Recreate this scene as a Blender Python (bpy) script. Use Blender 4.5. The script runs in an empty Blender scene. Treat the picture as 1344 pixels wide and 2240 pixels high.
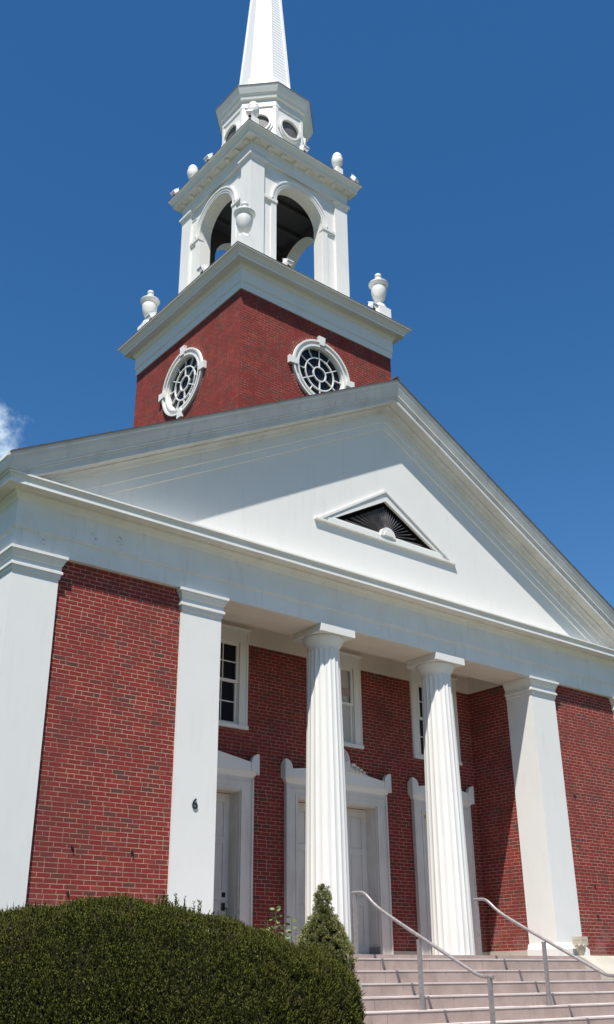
import bpy, bmesh, math, random
from mathutils import Vector, Matrix
R = math.radians
PI = math.pi
SC = bpy.context.scene
COL = SC.collection
random.seed(7)

# ------------------------------------------------------------------ camera
cam_d = bpy.data.cameras.new("camera")
cam = bpy.data.objects.new("camera", cam_d)
COL.objects.link(cam)
CX, CY, CZ = -13.1062, -13.4256, -0.2961
YAW, PITCH, ROLL = R(39.22532), R(24.96413), R(-0.57064)
F_PX = 2196.12
fw = Vector((math.sin(YAW) * math.cos(PITCH), math.cos(YAW) * math.cos(PITCH), math.sin(PITCH)))
rt = Vector((math.cos(YAW), -math.sin(YAW), 0))
up = rt.cross(fw)
r2 = rt * math.cos(ROLL) + up * math.sin(ROLL)
u2 = -rt * math.sin(ROLL) + up * math.cos(ROLL)
M = Matrix((r2, u2, -fw)).transposed().to_4x4()
M.translation = (CX, CY, CZ)
cam.matrix_world = M
cam_d.sensor_fit = 'VERTICAL'
cam_d.sensor_height = 36.0
cam_d.lens = 36.0 * F_PX / 2240.0
cam_d.clip_start = 0.1
cam_d.clip_end = 4000
SC.camera = cam

# ------------------------------------------------------------------ world, sun, exposure
SUN = Vector((-1.16, -1.0, 3.0)).normalized()      # towards the sun
sun_el = math.asin(SUN.z)
sun_az = math.atan2(SUN.x, SUN.y)
world = bpy.data.worlds.new("World")
SC.world = world
world.use_nodes = True
wn, wl = world.node_tree.nodes, world.node_tree.links
wn.clear()
wout = wn.new('ShaderNodeOutputWorld')
wbg = wn.new('ShaderNodeBackground')
sky = wn.new('ShaderNodeTexSky')
sky.sky_type = 'NISHITA'
sky.sun_disc = False
sky.sun_elevation = sun_el
sky.sun_rotation = sun_az
sky.altitude = 100
sky.air_density = 1.0
sky.dust_density = 0.2
sky.ozone_density = 3.0
wbg.inputs['Strength'].default_value = 0.11
# one fair-weather cloud bank low in the north-west sky
tc = wn.new('ShaderNodeTexCoord')
nz = wn.new('ShaderNodeTexNoise'); nz.inputs['Scale'].default_value = 22; nz.inputs['Detail'].default_value = 8
nz.inputs['Roughness'].default_value = 0.62
cdir = Vector((0.3005, 0.8296, 0.4707))
dist = wn.new('ShaderNodeVectorMath'); dist.operation = 'DISTANCE'
dist.inputs[1].default_value = cdir
mr = wn.new('ShaderNodeMapRange'); mr.inputs[1].default_value = 0.0; mr.inputs[2].default_value = 0.072
mr.inputs[3].default_value = 0.42; mr.inputs[4].default_value = -0.30
add = wn.new('ShaderNodeMath'); add.operation = 'ADD'
ramp = wn.new('ShaderNodeMapRange'); ramp.inputs[1].default_value = 0.56; ramp.inputs[2].default_value = 0.90
ramp.interpolation_type = 'SMOOTHSTEP'
mixc = wn.new('ShaderNodeMix'); mixc.data_type = 'RGBA'
mixc.inputs[7].default_value = (4.6, 5.5, 6.4, 1)
hs = wn.new('ShaderNodeHueSaturation'); hs.inputs['Saturation'].default_value = 1.29; hs.inputs['Value'].default_value = 0.71
wl.new(tc.outputs['Generated'], nz.inputs['Vector'])
wl.new(tc.outputs['Generated'], dist.inputs[0])
wl.new(dist.outputs['Value'], mr.inputs[0])
wl.new(nz.outputs[0], add.inputs[0]); wl.new(mr.outputs[0], add.inputs[1])
wl.new(add.outputs[0], ramp.inputs[0])
wl.new(ramp.outputs[0], mixc.inputs[0])
wl.new(sky.outputs[0], hs.inputs['Color'])
wl.new(hs.outputs[0], mixc.inputs[6])
wl.new(mixc.outputs[2], wbg.inputs['Color'])
wl.new(wbg.outputs[0], wout.inputs['Surface'])

sun_d = bpy.data.lights.new("sun", 'SUN')
sun_d.energy = 4.6
sun_d.angle = R(0.53)
sun_d.color = (1.0, 0.955, 0.89)
sun_o = bpy.data.objects.new("sun", sun_d)
sun_o.rotation_euler = SUN.to_track_quat('Z', 'Y').to_euler()
sun_o.location = SUN * 60
COL.objects.link(sun_o)

SC.view_settings.view_transform = 'Standard'
SC.view_settings.look = 'None'
SC.view_settings.gamma = 1.0
SC.view_settings.use_curve_mapping = False
SC.view_settings.exposure = 0.72
SC.render.engine = 'CYCLES'
SC.cycles.max_bounces = 8

# ------------------------------------------------------------------ mesh helpers
class MB:
    def __init__(s):
        s.v, s.f, s.m, s.sm, s.uv, s.tint = [], [], [], [], {}, []
    def add(s, vs, fs, mat=0, smooth=False):
        o = len(s.v)
        s.v += [tuple(p) for p in vs]
        for f in fs:
            s.f.append(tuple(i + o for i in f)); s.m.append(mat); s.sm.append(smooth)
        return o
    def box(s, x0, x1, y0, y1, z0, z1, mat=0):
        s.add([(x0,y0,z0),(x1,y0,z0),(x1,y1,z0),(x0,y1,z0),(x0,y0,z1),(x1,y0,z1),(x1,y1,z1),(x0,y1,z1)],
              [(3,2,1,0),(4,5,6,7),(0,1,5,4),(1,2,6,5),(2,3,7,6),(3,0,4,7)], mat)
        return s
    def quad(s, a, b, c, d, mat=0):
        s.add([a,b,c,d], [(0,1,2,3)], mat)
    def prism(s, poly, y0, y1, mat=0, axis='y'):
        """polygon in (x,z) extruded in y (or (y,z) in x, or (x,y) in z)"""
        n = len(poly)
        def P(a, b, t):
            return (a, t, b) if axis == 'y' else ((t, a, b) if axis == 'x' else (a, b, t))
        vs = [P(a, b, y0) for a, b in poly] + [P(a, b, y1) for a, b in poly]
        fs = [tuple(range(n)), tuple(range(2*n-1, n-1, -1))]
        fs += [(i, i+n, (i+1) % n + n, (i+1) % n) for i in range(n)]
        s.add(vs, fs, mat); return s
    def lathe(s, prof, n=32, c=(0,0), mat=0, smooth=True, z0=0.0, cap=True):
        vs, fs = [], []
        for r, z in prof:
            for k in range(n):
                a = 2*PI*k/n
                vs.append((c[0]+r*math.cos(a), c[1]+r*math.sin(a), z+z0))
        for i in range(len(prof)-1):
            for k in range(n):
                k2 = (k+1) % n
                fs.append((i*n+k, i*n+k2, (i+1)*n+k2, (i+1)*n+k))
        if cap:
            fs.append(tuple(range(n-1, -1, -1)))
            fs.append(tuple((len(prof)-1)*n+k for k in range(n)))
        s.add(vs, fs, mat, smooth); return s
    def ngon_stack(s, rings, n, rot, c, mat=0, cap=True):
        """rings: (apothem, z); n-sided prism stack"""
        vs, fs = [], []
        for h, z in rings:
            r = h / math.cos(PI/n)
            for k in range(n):
                a = rot + 2*PI*k/n
                vs.append((c[0]+r*math.cos(a), c[1]+r*math.sin(a), z))
        for i in range(len(rings)-1):
            for k in range(n):
                k2 = (k+1) % n
                fs.append((i*n+k, i*n+k2, (i+1)*n+k2, (i+1)*n+k))
        if cap:
            fs.append(tuple(range(n-1, -1, -1)))
            fs.append(tuple((len(rings)-1)*n+k for k in range(n)))
        s.add(vs, fs, mat); return s
    def sweep(s, path, prof, closed_path=False, closed_prof=False, mat=0, side=1, caps=True):
        """path: (x,y) list; profile (p,z), p to the outside of the path"""
        n, k = len(path), len(prof)
        vs = []
        for i, p in enumerate(path):
            P = Vector(p)
            def nrm(a, b):
                d = (Vector(b) - Vector(a)).normalized()
                return Vector((d.y, -d.x)) * side
            ns = []
            if closed_path or i > 0: ns.append(nrm(path[i-1], p))
            if closed_path or i < n-1: ns.append(nrm(p, path[(i+1) % n]))
            if len(ns) == 2:
                m = ns[0] + ns[1]; m = m / max(1e-6, m.dot(ns[0]))
            else: m = ns[0]
            for q, z in prof:
                vs.append((P.x + m.x*q, P.y + m.y*q, z))
        fs = []
        kk = k if closed_prof else k-1
        nn = n if closed_path else n-1
        for i in range(nn):
            i2 = (i+1) % n
            for j in range(kk):
                j2 = (j+1) % k
                fs.append((i*k+j, i2*k+j, i2*k+j2, i*k+j2))
        if closed_prof and not closed_path and caps:
            fs.append(tuple(range(k))); fs.append(tuple((n-1)*k+j for j in range(k-1, -1, -1)))
        s.add(vs, fs, mat); return s
    def tube(s, pts, r, n=10, mat=0):
        pts = [Vector(p) for p in pts]
        vs, fs = [], []
        m = len(pts)
        prev = None
        for i, p in enumerate(pts):
            t = (pts[min(i+1, m-1)] - pts[max(i-1, 0)]).normalized()
            ref = Vector((0,0,1)) if abs(t.z) < 0.95 else Vector((0,1,0))
            a = t.cross(ref).normalized(); b = t.cross(a).normalized()
            rr = r[i] if isinstance(r, (list, tuple)) else r
            for k in range(n):
                an = 2*PI*k/n
                vs.append(p + a*math.cos(an)*rr + b*math.sin(an)*rr)
        for i in range(m-1):
            for k in range(n):
                k2 = (k+1) % n
                fs.append((i*n+k, i*n+k2, (i+1)*n+k2, (i+1)*n+k))
        fs.append(tuple(range(n-1,-1,-1))); fs.append(tuple((m-1)*n+k for k in range(n)))
        s.add(vs, fs, mat, True); return s
    def mesh(s, name, mats, recalc=True, sharp=35):
        me = bpy.data.meshes.new(name)
        me.from_pydata(s.v, [], s.f)
        for mt in mats: me.materials.append(mt)
        me.polygons.foreach_set('material_index', s.m)
        if recalc:
            bm = bmesh.new(); bm.from_mesh(me)
            bmesh.ops.recalc_face_normals(bm, faces=bm.faces)
            bm.to_mesh(me); bm.free()
        me.polygons.foreach_set('use_smooth', s.sm)
        uvl = me.uv_layers.new(name='UVMap')
        vs = me.vertices
        for p in me.polygons:
            nn = p.normal
            ax = 0 if abs(nn.y) >= abs(nn.x) and abs(nn.y) >= abs(nn.z)*0.6 else (1 if abs(nn.x) >= abs(nn.z)*0.6 else 2)
            over = s.uv.get(p.index)
            for j, li in enumerate(p.loop_indices):
                co = vs[me.loops[li].vertex_index].co
                uvl.data[li].uv = over[me.loops[li].vertex_index] if over else ((co.x, co.z) if ax == 0 else ((co.y+0.05, co.z) if ax == 1 else (co.x, co.y)))
        if any(s.sm): me.set_sharp_from_angle(angle=R(sharp))
        if s.tint:
            at = me.attributes.new('tint', 'FLOAT', 'FACE')
            at.data.foreach_set('value', s.tint)
        me.update()
        return me

def link(name, me, parent=None, loc=(0,0,0), rz=0.0):
    o = bpy.data.objects.new(name, me); COL.objects.link(o)
    o.parent = parent; o.location = loc; o.rotation_euler = (0, 0, rz)
    return o
def put(name, mb, mats, parent=None, loc=(0,0,0), rz=0.0, **kw):
    if not isinstance(mats, (list, tuple)): mats = [mats]
    return link(name, mb.mesh(name, mats, **kw), parent, loc, rz)
def tag(o, label=None, cat=None, group=None, kind=None):
    if label: o['label'] = label
    if cat: o['category'] = cat
    if group: o['group'] = group
    if kind: o['kind'] = kind
    return o
def dup(o, parent, loc=None, rz=None):
    c = o.copy(); COL.objects.link(c); c.parent = parent
    if loc is not None: c.location = loc
    if rz is not None: c.rotation_euler = (0, 0, rz)
    for ch in list(o.children): dup(ch, c)
    return c
def empty(name, loc):
    o = bpy.data.objects.new(name, None); COL.objects.link(o); o.location = loc
    o.empty_display_size = 0.3
    return o

# ------------------------------------------------------------------ materials
def newmat(name):
    m = bpy.data.materials.new(name); m.use_nodes = True
    nt = m.node_tree
    b = nt.nodes['Principled BSDF']
    return m, nt, b, nt.nodes, nt.links
def vmix(N, L, a, b, fac, mode='MIX'):
    x = N.new('ShaderNodeMix'); x.data_type = 'RGBA'; x.blend_type = mode
    for sock, val in ((0, fac), (6, a), (7, b)):
        if hasattr(val, 'is_linked'): L.new(val, x.inputs[sock])
        else: x.inputs[sock].default_value = val if sock == 0 else (*val, 1) if len(val) == 3 else val
    return x.outputs[2]
def math_(N, L, op, a, b=None, c=None, clamp=False):
    x = N.new('ShaderNodeMath'); x.operation = op; x.use_clamp = clamp
    for i, v in enumerate((a, b, c)):
        if v is None: continue
        if hasattr(v, 'is_linked'): L.new(v, x.inputs[i])
        else: x.inputs[i].default_value = v
    return x.outputs[0]
def maprange(N, L, v, a, b, c=0.0, d=1.0, smooth=True):
    x = N.new('ShaderNodeMapRange'); x.interpolation_type = 'SMOOTHSTEP' if smooth else 'LINEAR'
    L.new(v, x.inputs[0])
    for i, q in enumerate((a, b, c, d)): x.inputs[i+1].default_value = q
    return x.outputs[0]
def noise(N, L, vec, scale, detail=4, rough=0.55, stretch=None):
    x = N.new('ShaderNodeTexNoise'); x.inputs['Scale'].default_value = scale
    x.inputs['Detail'].default_value = detail; x.inputs['Roughness'].default_value = rough
    if stretch:
        mp = N.new('ShaderNodeMapping'); mp.inputs['Scale'].default_value = stretch
        L.new(vec, mp.inputs['Vector']); vec = mp.outputs[0]
    L.new(vec, x.inputs['Vector'])
    return x.outputs[0]
def position(N):
    return N.new('ShaderNodeNewGeometry').outputs['Position']
def bump(N, L, h, strength, dist, b):
    x = N.new('ShaderNodeBump'); x.inputs['Strength'].default_value = strength; x.inputs['Distance'].default_value = dist
    L.new(h, x.inputs['Height']); L.new(x.outputs[0], b.inputs['Normal'])

def paint(name, col, col2, rough=0.5, streak=0.35, spots=None, flake=0.0):
    m, nt, b, N, L = newmat(name)
    P = position(N)
    n1 = noise(N, L, P, 1.7, 5)
    n2 = noise(N, L, P, 9.0, 4, 0.6, (1, 1, 0.12))
    f = math_(N, L, 'MULTIPLY', maprange(N, L, n1, 0.35, 0.75), streak)
    c = vmix(N, L, col, col2, f)
    f2 = math_(N, L, 'MULTIPLY', maprange(N, L, n2, 0.52, 0.78), streak * 0.9)
    c = vmix(N, L, c, tuple(x*0.82 for x in col2), f2)
    if flake:
        n3 = noise(N, L, P, 13, 6, 0.7)
        n4 = noise(N, L, P, 1.1, 3)
        k = math_(N, L, 'MULTIPLY', maprange(N, L, n3, 0.66, 0.70), maprange(N, L, n4, 0.55, 0.72))
        c = vmix(N, L, c, (0.22, 0.19, 0.16), math_(N, L, 'MULTIPLY', k, flake))
    if spots:
        tot = None
        for (sx, sy, sz, r) in spots:
            d = N.new('ShaderNodeVectorMath'); d.operation = 'DISTANCE'
            L.new(P, d.inputs[0]); d.inputs[1].default_value = (sx, sy, sz)
            k = maprange(N, L, d.outputs['Value'], r*0.2, r*1.3, 1.0, 0.0)
            tot = k if tot is None else math_(N, L, 'MAXIMUM', tot, k)
        n5 = noise(N, L, P, 17, 8, 0.8, (1, 1, 1.8))
        k = math_(N, L, 'ADD', math_(N, L, 'MULTIPLY', tot, 0.42), n5)
        k = maprange(N, L, k, 0.93, 1.02)
        c = vmix(N, L, c, (0.26, 0.24, 0.21), k)
    L.new(c, b.inputs['Base Color'])
    b.inputs['Roughness'].default_value = rough
    b.inputs['Specular IOR Level'].default_value = 0.35
    bump(N, L, noise(N, L, P, 60, 3), 0.08, 0.004, b)
    return m

def brick_mat(name, Lb=0.2032, H=0.0677, mort=0.0102, flemish=True, dark=1.0, joint=((0.46, 0.285, 0.22), (0.27, 0.165, 0.13))):
    m, nt, b, N, L = newmat(name)
    uvn = N.new('ShaderNodeUVMap'); uvn.uv_map = 'UVMap'
    P = position(N)
    # slight waviness of the courses
    wob = N.new('ShaderNodeTexNoise'); wob.inputs['Scale'].default_value = 7.0; wob.inputs['Detail'].default_value = 2
    L.new(uvn.outputs[0], wob.inputs['Vector'])
    sub = N.new('ShaderNodeVectorMath'); sub.operation = 'SUBTRACT'; L.new(wob.outputs['Color'], sub.inputs[0]); sub.inputs[1].default_value = (.5,.5,.5)
    scl = N.new('ShaderNodeVectorMath'); scl.operation = 'SCALE'; L.new(sub.outputs[0], scl.inputs[0]); scl.inputs['Scale'].default_value = 0.010
    ad = N.new('ShaderNodeVectorMath'); ad.operation = 'ADD'; L.new(uvn.outputs[0], ad.inputs[0]); L.new(scl.outputs[0], ad.inputs[1])
    sep = N.new('ShaderNodeSeparateXYZ'); L.new(ad.outputs[0], sep.inputs[0])
    u = math_(N, L, 'ADD', sep.outputs[0], 40.0); v = math_(N, L, 'ADD', sep.outputs[1], 20.0)
    q = lambda op, a, b_=None: math_(N, L, op, a, b_)
    vr = q('DIVIDE', v, H); row = q('FLOOR', vr); fy = q('MULTIPLY', q('SUBTRACT', vr, row), H)
    wn_ = N.new('ShaderNodeTexWhiteNoise'); wn_.noise_dimensions = '1D'; L.new(row, wn_.inputs['W'])
    jit = q('MULTIPLY', q('SUBTRACT', wn_.outputs['Value'], 0.5), 0.22)
    half = q('MULTIPLY', q('MODULO', row, 2.0), 0.5)
    un = q('ADD', q('ADD', q('DIVIDE', u, Lb), half), jit)
    idn = q('FLOOR', un); fxn = q('MULTIPLY', q('SUBTRACT', un, idn), Lb)
    if flemish:
        isf = q('LESS_THAN', q('MODULO', row, 6.0), 0.5)
        uf = q('DIVIDE', q('ADD', u, q('MULTIPLY', jit, Lb)), Lb*1.5); idp = q('FLOOR', uf)
        ff = q('MULTIPLY', q('SUBTRACT', uf, idp), 1.5)
        hd = q('GREATER_THAN', ff, 1.0)
        idf = q('ADD', q('ADD', q('MULTIPLY', idp, 2.0), hd), 500.0)
        fxf = q('MULTIPLY', q('SUBTRACT', ff, hd), Lb)
        wf = q('SUBTRACT', Lb, q('MULTIPLY', hd, Lb*0.5))
        inv = q('SUBTRACT', 1.0, isf)
        idn = q('ADD', q('MULTIPLY', idf, isf), q('MULTIPLY', idn, inv))
        fxn = q('ADD', q('MULTIPLY', fxf, isf), q('MULTIPLY', fxn, inv))
        wid = q('ADD', q('MULTIPLY', wf, isf), q('MULTIPLY', inv, Lb))
        ex = q('MINIMUM', fxn, q('SUBTRACT', wid, fxn))
    else:
        ex = q('MINIMUM', fxn, q('SUBTRACT', Lb, fxn))
    ey = q('MINIMUM', fy, q('SUBTRACT', H, fy))
    e = q('MINIMUM', ex, ey)
    nn = noise(N, L, uvn.outputs[0], 45, 3)
    e2 = q('ADD', e, q('MULTIPLY', q('SUBTRACT', nn, 0.5), 0.005))
    face = maprange(N, L, e2, mort*0.42, mort*0.62)
    cmb = N.new('ShaderNodeCombineXYZ'); L.new(idn, cmb.inputs[0]); L.new(row, cmb.inputs[1])
    w2 = N.new('ShaderNodeTexWhiteNoise'); w2.noise_dimensions = '2D'; L.new(cmb.outputs[0], w2.inputs['Vector'])
    rmp = N.new('ShaderNodeValToRGB'); L.new(w2.outputs['Value'], rmp.inputs[0])
    cr = rmp.color_ramp
    cols = [(0.0,(0.110,0.048,0.040)),(0.04,(0.140,0.046,0.038)),(0.14,(0.180,0.041,0.034)),(0.40,(0.212,0.033,0.028)),(0.72,(0.232,0.034,0.029)),(0.95,(0.252,0.040,0.032)),(1.0,(0.280,0.056,0.040))]
    while len(cr.elements) < len(cols): cr.elements.new(0.5)
    for el, (ps, c) in zip(cr.elements, cols): el.position = ps; el.color = (*[x*dark for x in c], 1)
    mott = noise(N, L, P, 16, 5, 0.65)
    bc = vmix(N, L, rmp.outputs[0], (0.11, 0.034, 0.030), q('MULTIPLY', maprange(N, L, mott, 0.45, 0.8), 0.5))
    big = noise(N, L, P, 0.8, 4)
    mc = vmix(N, L, joint[0], joint[1], maprange(N, L, noise(N, L, P, 3.2, 6, 0.7), 0.36, 0.66))
    c = vmix(N, L, mc, bc, face)
    c = vmix(N, L, c, (0.12, 0.040, 0.036), q('MULTIPLY', maprange(N, L, big, 0.46, 0.75), 0.42))
    # pale bloom near the ground
    sp = N.new('ShaderNodeSeparateXYZ'); L.new(P, sp.inputs[0])
    low = maprange(N, L, sp.outputs[2], 0.15, 1.1, 1.0, 0.0)
    bl = q('MULTIPLY', q('MULTIPLY', low, maprange(N, L, noise(N, L, P, 2.4, 4), 0.4, 0.7)), 0.22)
    c = vmix(N, L, c, (0.42, 0.30, 0.27), bl)
    L.new(c, b.inputs['Base Color'])
    b.inputs['Roughness'].default_value = 0.9
    b.inputs['Specular IOR Level'].default_value = 0.10
    h = q('ADD', face, q('MULTIPLY', noise(N, L, uvn.outputs[0], 120, 3), 0.25))
    bump(N, L, h, 0.8, 0.010, b)
    return m

def stone_mat(name, c1, c2, c3, scale=3.0, rough=0.85, speck=0.35, stain=0.3):
    m, nt, b, N, L = newmat(name)
    P = position(N)
    c = vmix(N, L, c1, c2, maprange(N, L, noise(N, L, P, scale, 6, 0.6), 0.3, 0.72))
    c = vmix(N, L, c, c3, math_(N, L, 'MULTIPLY', maprange(N, L, noise(N, L, P, 85, 2), 0.52, 0.72), speck))
    c = vmix(N, L, c, tuple(x*0.55 for x in c3), math_(N, L, 'MULTIPLY', maprange(N, L, noise(N, L, P, 4.0, 6, 0.7, (1,1,0.3)), 0.55, 0.8), stain))
    L.new(c, b.inputs['Base Color']); b.inputs['Roughness'].default_value = rough
    b.inputs['Specular IOR Level'].default_value = 0.3
    bump(N, L, noise(N, L, P, 55, 5, 0.7), 0.35, 0.006, b)
    return m

def plain(name, col, rough=0.5, metal=0.0, var=0.25, scale=14, spec=0.5):
    m, nt, b, N, L = newmat(name)
    P = position(N)
    c = vmix(N, L, col, tuple(x*(1-var) for x in col), maprange(N, L, noise(N, L, P, scale, 5), 0.3, 0.75))
    L.new(c, b.inputs['Base Color']); b.inputs['Roughness'].default_value = rough; b.inputs['Metallic'].default_value = metal
    b.inputs['Specular IOR Level'].default_value = spec
    return m

def glass_mat(name, col=(0.012, 0.014, 0.02)):
    m, nt, b, N, L = newmat(name)
    b.inputs['Base Color'].default_value = (*col, 1); b.inputs['Roughness'].default_value = 0.12
    b.inputs['Specular IOR Level'].default_value = 0.22
    bump(N, L, noise(N, L, position(N), 2.5, 2), 0.05, 0.02, b)
    return m

def leaf_mat(name, a, bcol, c_, rough=0.6, dead=None, deadz=None):
    m, nt, b, N, L = newmat(name)
    at = N.new('ShaderNodeAttribute'); at.attribute_name = 'tint'
    P = position(N)
    c = vmix(N, L, a, bcol, at.outputs['Fac'])
    c = vmix(N, L, c, c_, maprange(N, L, noise(N, L, P, 3.0, 4), 0.42, 0.72))
    if dead:
        k = maprange(N, L, noise(N, L, P, 3.4, 5, 0.65), 0.56, 0.68)
        c = vmix(N, L, c, dead, math_(N, L, 'MULTIPLY', k, 0.75))
    if deadz:
        sp = N.new('ShaderNodeSeparateXYZ'); L.new(P, sp.inputs[0])
        k = maprange(N, L, math_(N, L, 'ADD', sp.outputs[2], math_(N, L, 'MULTIPLY', noise(N, L, P, 6, 3), 0.35)), deadz[0], deadz[1], 1.0, 0.0)
        c = vmix(N, L, c, deadz[2], math_(N, L, 'MULTIPLY', k, 0.85))
    L.new(c, b.inputs['Base Color']); b.inputs['Roughness'].default_value = rough
    b.inputs['Specular IOR Level'].default_value = 0.08
    b.inputs['Subsurface Weight'].default_value = 0.0
    return m

WHITE = paint('white_paint', (0.725, 0.715, 0.675), (0.635, 0.62, 0.58), 0.5, 0.30)
COLP = paint('column_paint', (0.695, 0.685, 0.65), (0.625, 0.61, 0.575), 0.5, 0.28)
SPIREP = paint('spire_paint', (0.80, 0.80, 0.79), (0.74, 0.74, 0.72), 0.5, 0.2)
CREAMP = paint('porch_cream_paint', (0.64, 0.585, 0.51), (0.54, 0.48, 0.41), 0.6, 0.35)
FRESH = paint('pilaster_paint', (0.705, 0.695, 0.66), (0.65, 0.64, 0.605), 0.55, 0.28)
AGED = paint('weathered_white_paint', (0.74, 0.73, 0.685), (0.62, 0.59, 0.53), 0.6, 0.45, flake=0.9,
             spots=[(-6.594, -0.066, 6.12, 0.17), (-6.08, -0.066, 6.11, 0.20), (-7.60, -0.066, 6.13, 0.11), (-6.49, -0.066, 6.03, 0.09), (-5.85, -0.066, 6.04, 0.06), (-7.35, -0.04, 5.78, 0.13), (-6.5,-0.04,5.76,0.07)])
RAKE = paint('raking_cornice_paint', (0.60, 0.60, 0.575), (0.46, 0.45, 0.42), 0.7, 0.6, flake=0.55)
DOORP = paint('door_paint', (0.66, 0.63, 0.58), (0.52, 0.485, 0.44), 0.55, 0.55, flake=0.25)
STUCCO = paint('tympanum_stucco', (0.705, 0.70, 0.665), (0.66, 0.65, 0.615), 0.85, 0.3)
BRICK = brick_mat('red_brick')
BRICKT = brick_mat('tower_brick', joint=((0.36, 0.19, 0.15), (0.17, 0.07, 0.055)), mort=0.0080)
BRICKR = brick_mat('rowlock_brick', flemish=False)
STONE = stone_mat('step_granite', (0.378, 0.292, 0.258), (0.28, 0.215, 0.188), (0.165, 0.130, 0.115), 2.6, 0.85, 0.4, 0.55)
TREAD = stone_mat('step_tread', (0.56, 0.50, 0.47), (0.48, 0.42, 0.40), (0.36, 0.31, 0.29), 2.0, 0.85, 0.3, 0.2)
CREAM = stone_mat('cream_stone', (0.43, 0.40, 0.34), (0.36, 0.33, 0.275), (0.29, 0.255, 0.21), 1.8, 0.85, 0.2, 0.25)
POTST = stone_mat('cast_stone', (0.48, 0.44, 0.35), (0.38, 0.34, 0.27), (0.22, 0.20, 0.15), 8, 0.9, 0.3, 0.4)
RAILM = plain('rail_steel', (0.36, 0.33, 0.33), 0.42, 0.55, 0.3, 20)
DARK = plain('dark_recess', (0.012, 0.012, 0.014), 0.8)
LOUVRE = plain('louvre_slate', (0.16, 0.15, 0.155), 0.5, 0.0, 0.5, 6)
BELLIN = plain('belfry_inside_shade', (0.06, 0.06, 0.064), 0.8)  # near-black colour stands in for the shade inside the belfry
GLASS = glass_mat('window_glass')
GREYPANE = stone_mat('reflection_grey_pane', (0.05, 0.05, 0.055), (0.16, 0.155, 0.14), (0.10, 0.10, 0.10), 2.6, 0.25, 0.0, 0.0)  # pale grey mottling paints reflections into the porthole glass
BLIND = paint('window_blind', (0.50, 0.49, 0.47), (0.42, 0.41, 0.39), 0.8, 0.4)
BLINDEDGE = plain('blind_hem', (0.42, 0.30, 0.25), 0.8)
LEAD = paint('muntin_paint', (0.74, 0.74, 0.72), (0.6, 0.6, 0.58), 0.5, 0.3)
SHINGLE = stone_mat('roof_shingle', (0.07, 0.065, 0.065), (0.04, 0.038, 0.04), (0.11, 0.10, 0.095), 9, 0.9, 0.5, 0.2)
DRIP = plain('drip_edge_metal', (0.24, 0.20, 0.17), 0.6, 0.2, 0.4, 6)
BLACK = plain('black_metal', (0.012, 0.012, 0.013), 0.4)
LAMPW = plain('lamp_housing_white', (0.72, 0.72, 0.70), 0.4, 0.0, 0.1)
LENS = plain('lamp_lens', (0.25, 0.26, 0.27), 0.15)
YEW = leaf_mat('yew_needles', (0.044, 0.050, 0.010), (0.120, 0.125, 0.024), (0.078, 0.074, 0.018), 0.7, dead=(0.085, 0.060, 0.034))
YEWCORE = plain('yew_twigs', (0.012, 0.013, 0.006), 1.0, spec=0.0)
SPRUCE = leaf_mat('spruce_needles', (0.165, 0.168, 0.060), (0.29, 0.28, 0.112), (0.205, 0.208, 0.078), 0.6, deadz=(-0.10, 0.12, (0.075, 0.045, 0.032)))
SAPL = leaf_mat('sapling_leaves', (0.10, 0.16, 0.04), (0.20, 0.26, 0.08), (0.13, 0.19, 0.05), 0.5)
SAPST = plain('sapling_stem', (0.16, 0.10, 0.05), 0.8)
LAWN = stone_mat('lawn', (0.045, 0.058, 0.020), (0.032, 0.042, 0.015), (0.075, 0.078, 0.032), 1.5, 0.95, 0.5, 0.2)
WALKM = stone_mat('walk_concrete', (0.34, 0.28, 0.22), (0.28, 0.23, 0.18), (0.2, 0.17, 0.14), 1.2, 0.9, 0.25, 0.25)

# ------------------------------------------------------------------ ground
GZ = -1.43
def gz(y):
    if y > -4: return GZ
    return GZ - min(0.45, (-4 - y) * 0.05)
g = MB()
ys = [-400, -60, -13, -10, -7, -4, 2, 60, 400]
for a, b_ in zip(ys[:-1], ys[1:]):
    g.quad((-400, a, gz(a)), (400, a, gz(a)), (400, b_, gz(b_)), (-400, b_, gz(b_)))
tag(put('ground', g, LAWN), 'green lawn around the church', 'ground', kind='structure')
g = MB()
for a, b_ in zip([-40, -13, -10, -7, -4], [-13, -10, -7, -4, -3.05]):
    g.quad((-3.9, a, gz(a)+.02), (3.9, a, gz(a)+.02), (3.9, b_, gz(b_)+.02), (-3.9, b_, gz(b_)+.02))
tag(put('path', g, WALKM), 'pale concrete walk leading to the steps', 'path', kind='structure')

# ================================================================== CHURCH
church = empty('brick_church', (0, 8, GZ))
tag(church, 'red brick church with white columned portico, pediment, square tower and spire', 'church')
OFF = Vector((0, -8, -GZ))
def part(name, mb, mats, loc=(0,0,0), rz=0.0, **kw):
    return put(name, mb, mats, church, Vector(loc) + OFF, rz, **kw)
def cpart(o, loc, rz=0.0):
    return dup(o, church, Vector(loc) + OFF, rz)

A1, A2, B1, B2 = 7.7732, 7.0314, 4.8186, 4.0378
ZS = 5.6          # underside of the architrave
YB = 1.8206       # porch back wall
FLZ = 0.06

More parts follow.
